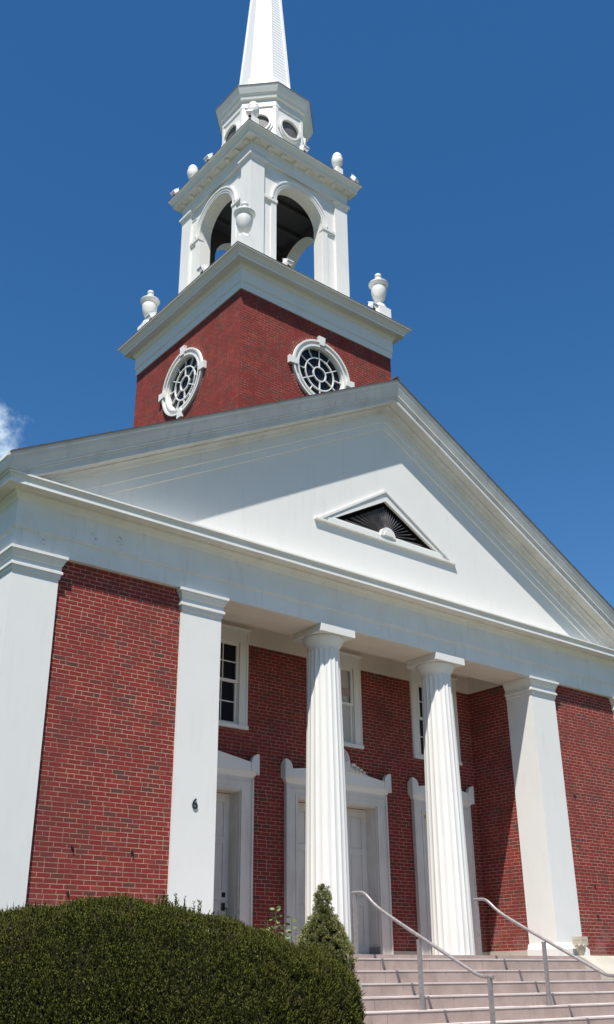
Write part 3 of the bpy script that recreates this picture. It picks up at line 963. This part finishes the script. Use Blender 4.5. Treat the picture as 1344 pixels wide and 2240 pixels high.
# ================================================================== BELFRY
BE = 1.653
BW = BE - 0.07                      # wall plane behind the corner pilasters
ZB0, ZB1 = 15.0, 19.12
AR, AZ = 0.777, 18.18
bf = MB()
def bface(rot, half):
    ca, sa = math.cos(rot), math.sin(rot)
    def P(a, z, d=0.0):
        x, y = a, -half + d
        return (x*ca - y*sa, TC + x*sa + y*ca, z)
    return P
for fi in range(4):
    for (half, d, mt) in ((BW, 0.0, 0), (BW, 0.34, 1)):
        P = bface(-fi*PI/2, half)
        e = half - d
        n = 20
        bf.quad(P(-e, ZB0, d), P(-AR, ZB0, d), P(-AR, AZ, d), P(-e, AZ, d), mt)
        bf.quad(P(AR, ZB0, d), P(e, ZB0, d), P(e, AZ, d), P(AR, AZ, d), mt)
        top = 19.75
        for k in range(n):
            a0, a1 = PI*k/n, PI*(k+1)/n
            p0 = (AR*math.cos(a0), AZ+AR*math.sin(a0)); p1 = (AR*math.cos(a1), AZ+AR*math.sin(a1))
            bf.quad(P(*p0, d), P(p0[0], top, d), P(p1[0], top, d), P(*p1, d), mt)
        bf.quad(P(-e, AZ, d), P(-AR, AZ, d), P(-AR, top, d), P(-e, top, d), mt)
        bf.quad(P(AR, AZ, d), P(e, AZ, d), P(e, top, d), P(AR, top, d), mt)
    P = bface(-fi*PI/2, BW)
    for k in range(n):
        a0, a1 = PI*k/n, PI*(k+1)/n
        bf.quad(P(AR*math.cos(a0), AZ+AR*math.sin(a0)), P(AR*math.cos(a1), AZ+AR*math.sin(a1)), P(AR*math.cos(a1), AZ+AR*math.sin(a1), .34), P(AR*math.cos(a0), AZ+AR*math.sin(a0), .34))
    for s_ in (-1, 1):
        bf.quad(P(s_*AR, ZB0), P(s_*AR, AZ), P(s_*AR, AZ, .34), P(s_*AR, ZB0, .34))
# ceiling and floor inside
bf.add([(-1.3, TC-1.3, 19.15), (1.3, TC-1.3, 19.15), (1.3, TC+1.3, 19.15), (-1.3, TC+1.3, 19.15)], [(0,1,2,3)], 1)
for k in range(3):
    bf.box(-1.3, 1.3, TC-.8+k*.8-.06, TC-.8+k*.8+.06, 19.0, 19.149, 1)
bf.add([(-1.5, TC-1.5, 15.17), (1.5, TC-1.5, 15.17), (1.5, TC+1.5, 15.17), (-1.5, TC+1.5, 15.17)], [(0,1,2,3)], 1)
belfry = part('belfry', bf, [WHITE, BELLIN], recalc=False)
BL = Vector((0, TC, 0))
for fi in range(4):
    ar = MB(); y0 = -BW
    n = 28
    vs, fs = [], []
    prof = [(AR, 0.0), (AR, -.03), (AR+.05, -.03), (AR+.055, -.045), (AR+.12, -.045), (AR+.13, -.065), (AR+.175, -.065), (AR+.175, 0.0)]
    for k in range(n+1):
        a = PI*k/n
        for (r, d) in prof: vs.append((r*math.cos(a), y0+d, AZ+r*math.sin(a)))
    m_ = len(prof)
    for k in range(n):
        for j in range(m_-1): fs.append((k*m_+j, k*m_+j+1, (k+1)*m_+j+1, (k+1)*m_+j))
    ar.add(vs, fs)
    for s_ in (-1, 1):
        a, b_ = sorted((s_*(AR-.012), s_*1.23))
        ar.box(a, b_, y0-.055, y0+.1, AZ-.10, AZ-.003)      # impost
        ar.box(a+.01 if s_ < 0 else a, b_ if s_ < 0 else b_-.01, y0-.04, y0+.1, AZ-.14, AZ-.10)
        a, b_ = sorted((s_*AR, s_*.955)); ar.box(a+(.006 if s_ > 0 else 0), b_-(.006 if s_ < 0 else 0), y0-.030, y0+.05, 15.42, AZ-.14)    # jamb strip
        a, b_ = sorted((s_*(AR+.004), s_*1.0)); ar.box(a, b_, y0-.055, y0+.05, ZB0, 15.42)
        # spandrel panel edges
        a, b_ = sorted((s_*1.0, s_*1.22)); ar.box(a, b_, y0-.018, y0, AZ+.75, AZ+.775)
    o = put('arch_moulding', ar, WHITE, belfry, BL, -fi*PI/2)
    cp = MB(); w_ = .44
    x0, yf_ = -BE, -BE
    cp.sweep([(-BW+.01, -BE+w_), (-BE, -BE+w_), (-BE, -BE), (-BE+w_, -BE), (-BE+w_, -BW+.01)], [(0,ZB0),(0.07,ZB0),(0.07,15.30),(0.05,15.36),(0.02,15.40),(0.0,15.42),(0,ZB1-.02),(0.015,ZB1),(0.015,ZB1+.04),(0.03,ZB1+.05),(0.05,ZB1+.09),(0.065,ZB1+.10),(0.065,ZB1+.16),(0,ZB1+.16)], side=1)
    put('corner_pilaster', cp, WHITE, belfry, BL, -fi*PI/2)
bc = MB()
def bsq(h): return [(-h, TC-h), (h, TC-h), (h, TC+h), (-h, TC+h)]
bc.sweep(bsq(BE), [(-.1,19.27),(0.0,19.27),(0.0,19.40),(0.012,19.405),(0.012,19.43),(0.006,19.435),(0.006,19.68),(0.02,19.685),(0.02,19.72),(0.06,19.735),(0.19,19.74),(0.20,19.73),(0.215,19.73),(0.215,19.82),(0.235,19.83),(0.27,19.90),(0.30,19.94),(0.315,19.95),(0.315,19.985),(-.4,20.06)], closed_path=True, side=1)
# modillion blocks
for fi in range(4):
    P = bface(-fi*PI/2, BE)
    for k in range(8):
        a = -1.54 + k*0.44
        vs = [P(a-.06, 19.675, -.14), P(a+.06, 19.675, -.14), P(a+.06, 19.655, 0.02), P(a-.06, 19.655, 0.02), P(a-.06, 19.741, -.14), P(a+.06, 19.741, -.14), P(a+.06, 19.741, .02), P(a-.06, 19.741, .02)]
        bc.add(vs, [(3,2,1,0),(4,5,6,7),(0,1,5,4),(1,2,6,5),(2,3,7,6),(3,0,4,7)])
bc.add([(*p, 20.06) for p in bsq(BE-.4)], [(0,1,2,3)])
put('belfry_cornice', bc, WHITE, belfry, recalc=False)
bd = MB(); bd.sweep(bsq(BE), [(0.30,19.988),(0.325,19.988),(0.325,20.0),(0.30,20.005)], closed_path=True, side=1)
put('drip_edge', bd, DRIP, belfry, recalc=False)
# egg finials on the belfry corners
def egg():
    u = MB()
    u.lathe([(0.10,-.06),(0.11,-.04),(0.085,-.01),(0.085,0.04),(0.12,0.08),(0.15,0.15),(0.165,0.24),(0.162,0.31),(0.15,0.345),(0.157,0.36),(0.14,0.42),(0.115,0.48),(0.08,0.525),(0.03,0.55),(0.004,0.555)], 28)
    return u
eg = part('egg_finial', egg(), WHITE, (-1.49, TC-1.49, 20.74))
pd = MB(); pd.box(-.11, .11, -.11, .11, -.72, -.06); put('pedestal', pd, WHITE, eg)
for p in ((1.49, TC-1.49, 20.74), (-1.49, TC+1.49, 20.74), (1.49, TC+1.49, 20.74)): cpart(eg, p)

# ================================================================== LANTERN AND SPIRE
OC = (0.0, TC)
ROT = PI/8
H8 = 1.150
ln = MB()
ln.ngon_stack([(H8+.06,19.98),(H8+.06,20.5),(H8,20.52),(H8,22.25)], 8, ROT, OC)
# corner boards
for k in range(8):
    a = ROT + 2*PI*k/8; r = H8/math.cos(PI/8)
    c0 = Vector((OC[0]+r*math.cos(a), OC[1]+r*math.sin(a)))
    t1 = Vector((-math.sin(a-PI/8), math.cos(a-PI/8))); t2 = Vector((-math.sin(a+PI/8), math.cos(a+PI/8)))
    o1 = Vector((math.cos(a-PI/8), math.sin(a-PI/8)))*.022; o2 = Vector((math.cos(a+PI/8), math.sin(a+PI/8)))*.022
    oc_ = Vector((math.cos(a), math.sin(a)))*.024
    pts = [c0 - t1*.075 + o1, c0 + oc_, c0 + t2*.075 + o2, c0 + t2*.075 - o2, c0 - oc_, c0 - t1*.075 - o1]
    vs = [(p.x, p.y, 20.5) for p in pts] + [(p.x, p.y, 22.2) for p in pts]
    ln.add(vs, [(0,1,7,6),(1,2,8,7),(2,3,9,8),(5,0,6,11)])
lantern = part('lantern', ln, WHITE, recalc=False)
lc = MB()
lc.ngon_stack([(H8,22.12),(H8+.03,22.13),(H8+.03,22.36),(H8+.045,22.38),(H8+.09,22.40),(H8+.095,22.425),(H8+.115,22.50),(H8+.155,22.56),(H8+.20,22.68),(H8+.228,22.76),(H8+.232,22.79)], 8, ROT, OC, cap=False)
put('lantern_cornice', lc, WHITE, lantern, recalc=False)
lr = MB(); lr.ngon_stack([(H8+.225,22.792),(H8+.25,22.794),(H8+.25,22.81),(0.85,23.12)], 8, ROT, OC, cap=False)
put('lantern_roof', lr, DRIP, lantern, recalc=False)
po = MB()
ring(po, .30, .345, -.075, .02, 36); ring(po, .345, .41, -.035, .02, 36)
po.add([(.31*math.cos(2*PI*k/32), -.004, .31*math.sin(2*PI*k/32)) for k in range(32)], [tuple(range(32))], 1)
pme = po.mesh('porthole', [WHITE, GREYPANE], recalc=False)
for k in range(8):
    a = k*PI/4
    o = link('porthole', pme, lantern, (H8*math.sin(a), TC - H8*math.cos(a), 21.50), a)
# spire with lapped boards
sp = MB()
rings = []
def hs_(z):
    h = 0.735 - 0.0700*(z-23.9)
    if z < 23.9: h += 0.30*((23.9-z)/0.9)**2
    return max(h, 0.012)
z = 23.0; step = 0.125
while z < 34.2:
    h0, h1 = hs_(z), hs_(z+step)
    lap = 0.0075 if h0 > .06 else 0
    rings += [(h0+lap, z), (h1+lap*.15, z+step-.004)]
    z += step
rings.append((0.004, 34.4))
sp.ngon_stack(rings, 8, ROT, OC, cap=False)
spire = part('spire', sp, SPIREP, recalc=False)
st = MB()
for k in range(8):
    a = ROT + 2*PI*k/8
    zs_ = [23.0+i*.15 for i in range(7)] + [24.2, 26, 28, 30, 32, 33.9]
    vs = []
    for z in zs_:
        r = (hs_(z)+.024)/math.cos(PI/8)
        hw = .052 if z < 31 else .03
        c0 = Vector((OC[0]+r*math.cos(a), OC[1]+r*math.sin(a)))
        t1 = Vector((-math.sin(a-PI/8), math.cos(a-PI/8))); t2 = Vector((-math.sin(a+PI/8), math.cos(a+PI/8)))
        for p in (c0 - t1*hw - Vector((math.cos(a), math.sin(a)))*.03, c0 - t1*hw, c0, c0 + t2*hw, c0 + t2*hw - Vector((math.cos(a), math.sin(a)))*.03): vs.append((p.x, p.y, z))
    fs = []
    for i in range(len(zs_)-1):
        for j in range(4): fs.append((i*5+j, i*5+j+1, (i+1)*5+j+1, (i+1)*5+j))
    st.add(vs, fs)
put('corner_trim', st, SPIREP, spire, recalc=False)

# ================================================================== FLOODLIGHTS
def floodlight(loc, rz, label, tilt=25):
    e = empty('floodlight', loc); e.rotation_euler = (0, 0, rz)
    e.scale = (.63, .63, .70)
    tag(e, label, 'floodlight', 'floodlights along the tower cornices')
    b = MB(); b.box(-.05, .05, -.05, .05, 0, .03); b.tube([(0,0,.02),(0,0,.20),(0.0,.02,.26)], .026, 8); b.box(-.06, .06, -.04, .06, .10, .17)
    put('bracket', b, BLACK, e)
    h = MB()
    h.prism([(-.17, -.06), (.13, -.075), (.15, -.05), (.15, .075), (.11, .09), (-.15, .07), (-.17, .04)], -.15, .15, axis='x')
    ho = put('housing', h, LAMPW, e, (0, .02, .33)); ho.rotation_euler = (R(tilt), 0, 0)
    l = MB(); l.box(-.13, .13, .151, .158, -.045, .07)
    put('lens', l, LENS, ho)
    vz = MB(); vz.box(-.15, .15, .15, .23, .080, .088)
    put('visor', vz, LAMPW, ho)
    return e
floodlight((-2.72, 3.20, 15.03), R(-90), 'white floodlight on the brick tower cornice below the left belfry arch')
floodlight((-1.24, 1.72, 15.03), 0, 'white floodlight on the brick tower cornice below the front belfry arch')
floodlight((1.50, 1.70, 15.03), 0, 'white floodlight at the foot of the urn on the right corner of the brick tower')
floodlight((-2.70, 5.62, 15.03), R(-90), 'white floodlight at the foot of the urn on the brick tower left rear corner')
floodlight((-1.88, TC-1.88, 20.12), R(-45), 'white floodlight on the front corner tip of the upper belfry cornice, before a porthole')
floodlight((-1.92, 4.42, 19.99), R(-90), 'white floodlight halfway along the left edge of the upper belfry cornice', 40)
floodlight((-1.92, 6.14, 19.99), R(-90), 'white floodlight on the far left tip of the upper belfry cornice', 40)
floodlight((-0.05, TC-1.90, 19.99), 0, 'white floodlight on the front edge of the upper belfry cornice, right of the lantern', 20)
floodlight((1.80, TC-1.88, 19.99), R(20), 'white floodlight on the far right tip of the upper belfry cornice', 50)

# ================================================================== STEPS
YS0, TR_, RI = -0.5576, 0.3215, 0.1793
st = MB()
nst = 8
SW = 4.06
rnd = random.Random(3)
for i in range(nst):
    y0 = YS0 - i*TR_
    y1 = YS0 - (i-1)*TR_ if i else 0.3
    zt = -i*RI; zb2 = zt - RI
    # individual blocks with fine joints
    x = -SW
    joints = []
    while x < SW:
        wdt = rnd.uniform(1.1, 1.9)
        x1 = min(SW, x + wdt)
        if SW - x1 < .5: x1 = SW
        lip = rnd.uniform(-.004, .004)
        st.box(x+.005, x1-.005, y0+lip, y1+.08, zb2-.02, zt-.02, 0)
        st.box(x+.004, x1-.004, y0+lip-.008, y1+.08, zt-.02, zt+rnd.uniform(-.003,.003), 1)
        x = x1
    st.box(-SW+.01, SW-.01, y0+.05, y1+.1, zb2-.5, zt-.03, 0)
tag(put('stone_steps', st, [STONE, TREAD]), 'broad flight of pinkish grey stone steps climbing to the portico', 'steps')

def cheek(sx, label):
    c = MB()
    prof = [(0.0, 0.07), (-.46, 0.07), (-.52, 0.04), (-3.0, -1.34), (-3.0, GZ-.2), (0.0, GZ-.2)]
    a, b_ = sorted((sx*4.075, sx*5.50))
    c.prism(prof, a, b_, axis='x')
    o = put('cheek_wall', c, CREAM)
    tag(o, label, 'low wall', 'sloping stone walls flanking the steps')
cheek(1, 'cream stone cheek wall sloping down the right side of the steps')
cheek(-1, 'cream stone cheek wall sloping down the left side of the steps, behind the yew hedge')
pr = MB(); pr.box(-.16, .16, -.16, .16, 0, 1.02); pr.prism([(-.18,1.02),(.18,1.02),(.12,1.16),(-.12,1.16)], -.18, .18)
tag(put('stone_post', pr, POTST, None, (-4.10, -2.99, GZ)), 'grey stone post at the foot of the steps, peeping out behind the yew hedge', 'post')

# ================================================================== HANDRAILS
def smooth_path(pts, it=2):
    pts = [Vector(p) for p in pts]
    for _ in range(it):
        q = [pts[0]]
        for a, b_ in zip(pts[:-1], pts[1:]): q += [a*.75+b_*.25, a*.25+b_*.75]
        q.append(pts[-1]); pts = q
    return pts
def handrail(x, label):
    e = empty('handrail', (x, -1.6, -0.72))
    tag(e, label, 'handrail', 'pipe handrails on the steps')
    o = Vector((x, -1.6, -0.72))
    rl = MB()
    pts = smooth_path([(0,-.22,.985),(0,-.45,.985),(0,-.56,.93),(0,-.72,.79),(0,-1.0,.625),(0,-2.5,-.10),(0,-2.82,-.255),(0,-2.92,-.285),(0,-3.12,-.29)])
    rl.tube([p - Vector((0, o.y, o.z)) for p in pts], 0.027, 12)
    put('rail', rl, RAILM, e)
    for (y, zb2, zt) in ((-.27, FLZ, .965), (-1.70, -.72, .24), (-3.05, GZ, -.30)):
        p = MB(); p.box(-.026, .026, y-o.y-.026, y-o.y+.026, zb2-o.z, zt-o.z)
        p.box(-.05, .05, y-o.y-.05, y-o.y+.05, zb2-o.z, zb2-o.z+.012)
        put('post', p, RAILM, e)
    return e
handrail(-S+.045, 'grey steel handrail on the steps starting beside the left fluted column')
handrail(S+.005, 'grey steel handrail on the steps starting beside the right fluted column')

# ================================================================== PLANTER
pt = empty('stone_planter', (4.42, -0.24, 0.07)); pt.scale = (.50, .50, 1.2)
tag(pt, 'small square cast stone planter with carved bowl at the foot of a white pilaster', 'planter')
b = MB()
vs, fs = [], []
lev = [(.10,0.0),(.115,.03),(.165,.07),(.195,.13),(.205,.18)]
n = 24
for r, z in lev:
    for k in range(n): vs.append((r*math.cos(2*PI*k/n), r*math.sin(2*PI*k/n), z))
for i in range(len(lev)-1):
    for k in range(n): fs.append((i*n+k, i*n+(k+1) % n, (i+1)*n+(k+1) % n, (i+1)*n+k))
fs.append(tuple(range(n-1,-1,-1)))
b.add(vs, fs, 0, True)
for s_ in (-1, 1):
    for dy in (-1,):
        b.tube([(s_*.02, -.215, .10), (s_*.06, -.215, .16), (s_*.11, -.20, .15), (s_*.17, -.16, .17)], [.012,.022,.024,.016], 7)
        b.tube([(-.215, s_*.02, .10), (-.215, s_*.06, .16), (-.20, s_*.11, .15), (-.16, s_*.17, .17)], [.012,.022,.024,.016], 7)
put('bowl', b, POTST, pt)
b = MB()
b.box(-.215, .215, -.215, -.17, .16, .285); b.box(-.215, .215, .17, .215, .16, .285); b.box(-.215, -.17, -.17, .17, .16, .285); b.box(.17, .215, -.17, .17, .16, .285)
b.box(-.14, .14, -.222, -.21, .235, .26); b.box(-.222, -.21, -.14, .14, .235, .26)
put('rim', b, POTST, pt)
b = MB(); b.box(-.17, .17, -.17, .17, .17, .24); put('soil', b, YEWCORE, pt)

# ================================================================== YEW HEDGE
FH = Vector((math.sin(YAW), math.cos(YAW), 0)); RH = Vector((math.cos(YAW), -math.sin(YAW), 0))
HC = Vector((CX, CY, 0)) + FH*10.0
prof_h = [(-5.2,-1.6),(-4.9,-.5),(-4.4,-.12),(-3.9,.06),(-3.3,.13),(-2.9,.18),(-2.26,.30),(-1.75,.335),(-1.45,.315),(-1.19,.25),(-.85,.15),(-.6,.09),(-.34,.02),(-.09,-.06),(.09,-.12),(.28,-.245),(.35,-.31),(.375,-.40),(.395,-.50),(.41,-.62),(.42,-.82),(.425,-1.1),(.415,-1.6)]
def hh(s):
    for (a, za), (b_, zb2) in zip(prof_h[:-1], prof_h[1:]):
        if a <= s <= b_: return za + (zb2-za)*(s-a)/(b_-a)
    return -1.7
def hedge_pt(s, phi):
    """phi 0 = front foot, pi/2 = ridge, pi = back foot"""
    base = -1.75
    h = hh(s) - base
    wd = 1.25*min(1.0, max(0.05, (0.50-s)/0.9))**0.5 * min(1.0, max(.05, (s+5.25)/.9))**0.5
    c_, s_ = math.cos(phi), math.sin(phi)
    sg = 1 if c_ >= 0 else -1
    d = -wd*sg*abs(c_)**0.8
    z = base + h*abs(s_)**0.62
    return HC + RH*s + FH*d + Vector((0,0,z))
rnd = random.Random(11)
hb = empty('yew_hedge', HC + RH*-2.2 + Vector((0,0,-1.75)))
tag(hb, 'large rounded dark green clipped yew hedge in the foreground below the portico', 'hedge')
O_ = hb.location.copy()
core = MB()
ns, npf = 48, 18
vs = []
for i in range(ns+1):
    s = -5.1 + (0.42+5.1)*i/ns
    for j in range(npf+1):
        p = hedge_pt(s, PI*j/npf)
        c0 = HC + RH*s + Vector((0,0,-1.0))
        p = p + (c0 - p)*0.06 - O_
        vs.append(p)
fs = [(i*(npf+1)+j, i*(npf+1)+j+1, (i+1)*(npf+1)+j+1, (i+1)*(npf+1)+j) for i in range(ns) for j in range(npf)]
core.add(vs, fs)
put('twig_core', core, YEWCORE, hb, recalc=False)
fol = MB()
def blade(mb, p, d, length, width, tint, bend=0.0):
    ref = Vector((rnd.gauss(0,1), rnd.gauss(0,1), rnd.gauss(0,1)))
    sd = d.cross(ref)
    if sd.length < 1e-4: return
    sd = sd.normalized()*width*.5
    o = len(mb.v)
    a = p - sd*.6; b_ = p + sd*.6; m1 = p + d*length*.55 + sd; m2 = p + d*length*.55 - sd; t = p + d*length
    mb.v += [tuple(a), tuple(b_), tuple(m1), tuple(t), tuple(m2)]
    mb.f.append((o, o+1, o+2, o+3, o+4)); mb.m.append(0); mb.sm.append(False); mb.tint.append(tint)
def clump(p):   # lumpy offset of the clipped surface
    return (math.sin(p.x*5.1+p.z*3.3)*math.sin(p.y*4.7-p.z*2.9) + .6*math.sin(p.x*11.3+p.z*9.1)*math.sin(p.y*10.1+p.z*7.7))
count = 0
while count < 40000:
    s = rnd.uniform(-4.2, 0.47)
    phi = rnd.uniform(0.03, 0.72)*PI
    p = hedge_pt(s, phi)
    e1 = hedge_pt(s+.02, phi) - hedge_pt(s-.02, phi); e2 = hedge_pt(s, phi+.02) - hedge_pt(s, phi-.02)
    n_ = e2.cross(e1)
    if n_.length < 1e-9: continue
    n_.normalize()
    if n_.dot(p - (HC + RH*-2.0 + Vector((0,0,-1.2)))) < 0: n_ = -n_
    # area weighting
    area = e1.cross(e2).length
    if rnd.random() > area/0.012: continue
    if clump(p) < -.62 and rnd.random() < .40: continue
    count += 1
    p = p + n_*(clump(p)*.042 + rnd.gauss(0,.016)) - O_
    upd = (n_*0.75 + Vector((rnd.gauss(0,.32), rnd.gauss(0,.32), 0.75))).normalized()
    base_t = min(1, max(0, rnd.gauss(.42, .24)))
    L_ = rnd.uniform(.038, .066) * (1.7 if rnd.random() < .04 else 1)
    blade(fol, p, upd, L_*1.15, .008, base_t*.7)
    for q in range(6):
        t = rnd.uniform(.0, .85)
        a = rnd.uniform(0, 2*PI)
        side = Vector((math.cos(a), math.sin(a), rnd.uniform(.1, .7)))
        d = (upd*.55 + side*.75).normalized()
        blade(fol, p + upd*L_*t, d, rnd.uniform(.014, .026), .0062, min(1, max(0, base_t + rnd.gauss(0, .18))))
# tall unclipped shoots along the top right
for k in range(46):
    s = rnd.gauss(-1.18, .15) if k < 26 else rnd.uniform(-3.4, .3)
    p = hedge_pt(s, PI*rnd.uniform(.40, .56)) - O_ - Vector((0,0,.03))
    d = Vector((rnd.gauss(0,.10), rnd.gauss(0,.10), 1)).normalized()
    L_ = rnd.uniform(.10, .21) if k < 26 else rnd.uniform(.07, .13)
    blade(fol, p, d, L_, .010, .1)
    for q in range(int(L_*170)):
        t = rnd.uniform(.15, 1.0); a = rnd.uniform(0, 2*PI)
        blade(fol, p + d*L_*t, (d*.7 + Vector((math.cos(a), math.sin(a), .1))*.6).normalized(), rnd.uniform(.02,.032), .008, rnd.uniform(.0,.5))
put('foliage', fol, YEW, hb, recalc=False)

# ================================================================== DWARF SPRUCE
SPC = Vector((-4.775, -3.45, GZ))
se = empty('dwarf_spruce', SPC)
tag(se, 'small conical dwarf spruce with browned lower branches in front of the left fluted column', 'conifer')
tr = MB(); tr.tube([(0,0,-.1),(0,0,.6),(0.0,0,1.4),(0,0,2.05)], [.06,.05,.03,.008], 8)
put('trunk', tr, SAPST, se)
def sp_r(z):   # radius by height above ground
    tab = [(1.08,.20),(1.14,.28),(1.22,.325),(1.35,.335),(1.46,.315),(1.56,.28),(1.66,.23),(1.75,.175),(1.83,.115),(1.88,.085),(1.93,.078),(2.0,.088),(2.08,.062),(2.14,.036),(2.19,.004)]
    for (a, ra), (b_, rb_) in zip(tab[:-1], tab[1:]):
        if a <= z <= b_: return ra + (rb_-ra)*(z-a)/(b_-a)
    return 0
cr = MB()
n = 20; zz = [1.12+i*.08 for i in range(11)]
vs = []
for z in zz:
    for k in range(n):
        r = sp_r(z)*.80*(1+.05*math.sin(5*k+z*9))*(0.5 if z > 1.9 else 1); vs.append((r*math.cos(2*PI*k/n), r*math.sin(2*PI*k/n), z))
cr.add(vs, [(i*n+k, i*n+(k+1) % n, (i+1)*n+(k+1) % n, (i+1)*n+k) for i in range(len(zz)-1) for k in range(n)])
put('inner_twigs', cr, YEWCORE, se, recalc=False)
fo = MB()
nt_ = 0
while nt_ < 1700:
    z = rnd.uniform(1.08, 2.17)
    r = sp_r(z)
    if rnd.random() > r/.34 + .16: continue
    nt_ += 1
    a = rnd.uniform(0, 2*PI)
    lump = rnd.gauss(0, .014) + .024*math.sin(a*9+z*31)*math.sin(a*5-z*23)
    c0 = Vector((math.cos(a)*(r+lump), math.sin(a)*(r+lump), z))
    outd = Vector((math.cos(a), math.sin(a), .55)).normalized()
    tb = min(1, max(0, rnd.gauss(.5, .22)))
    for q in range(30):
        v_ = Vector((rnd.gauss(0,1), rnd.gauss(0,1), rnd.gauss(0,1))).normalized()
        p = c0 + v_*rnd.uniform(.0, .028)
        d = (outd*.8 + v_*.8 + Vector((0,0,.25))).normalized()
        blade(fo, p, d, rnd.uniform(.011,.020), .0075, min(1, max(0, tb + rnd.gauss(0,.12))))
put('crown', fo, SPRUCE, se, recalc=False)

# ================================================================== SAPLING
SAP = Vector((-5.22, -3.08, GZ))
sa = empty('sapling', SAP)
tag(sa, 'leafy bright green sapling shoots rising behind the yew hedge', 'sapling')
stm = MB(); lf = MB()
for (dx, top, n_l) in ((0.0, 1.93, 26), (-.10, 1.78, 18), (.19, 1.82, 18), (.10, 1.72, 16), (-.04, 1.70, 14)):
    pts = [(dx*.3, 0, 0), (dx*.7, .01, .7), (dx, .0, 1.35), (dx+.012, .01, top)]
    P3 = [(RH*p[0] + FH*p[1] + Vector((0,0,p[2]))) for p in pts]
    stm.tube(P3, [.012,.009,.006,.003], 6)
    for q in range(n_l):
        t = 1 - (q/n_l)*.30
        z = top*t
        a = q*2.4 + dx*9
        p = RH*(dx+.01) + Vector((0,0,z))
        d = (Vector((math.cos(a), math.sin(a), rnd.uniform(-.1,.45)))).normalized()
        blade(lf, p + d*.02, d, rnd.uniform(.05,.085), rnd.uniform(.025,.042), rnd.random())
put('stem', stm, SAPST, sa)
put('leaves', lf, SAPL, sa, recalc=False)
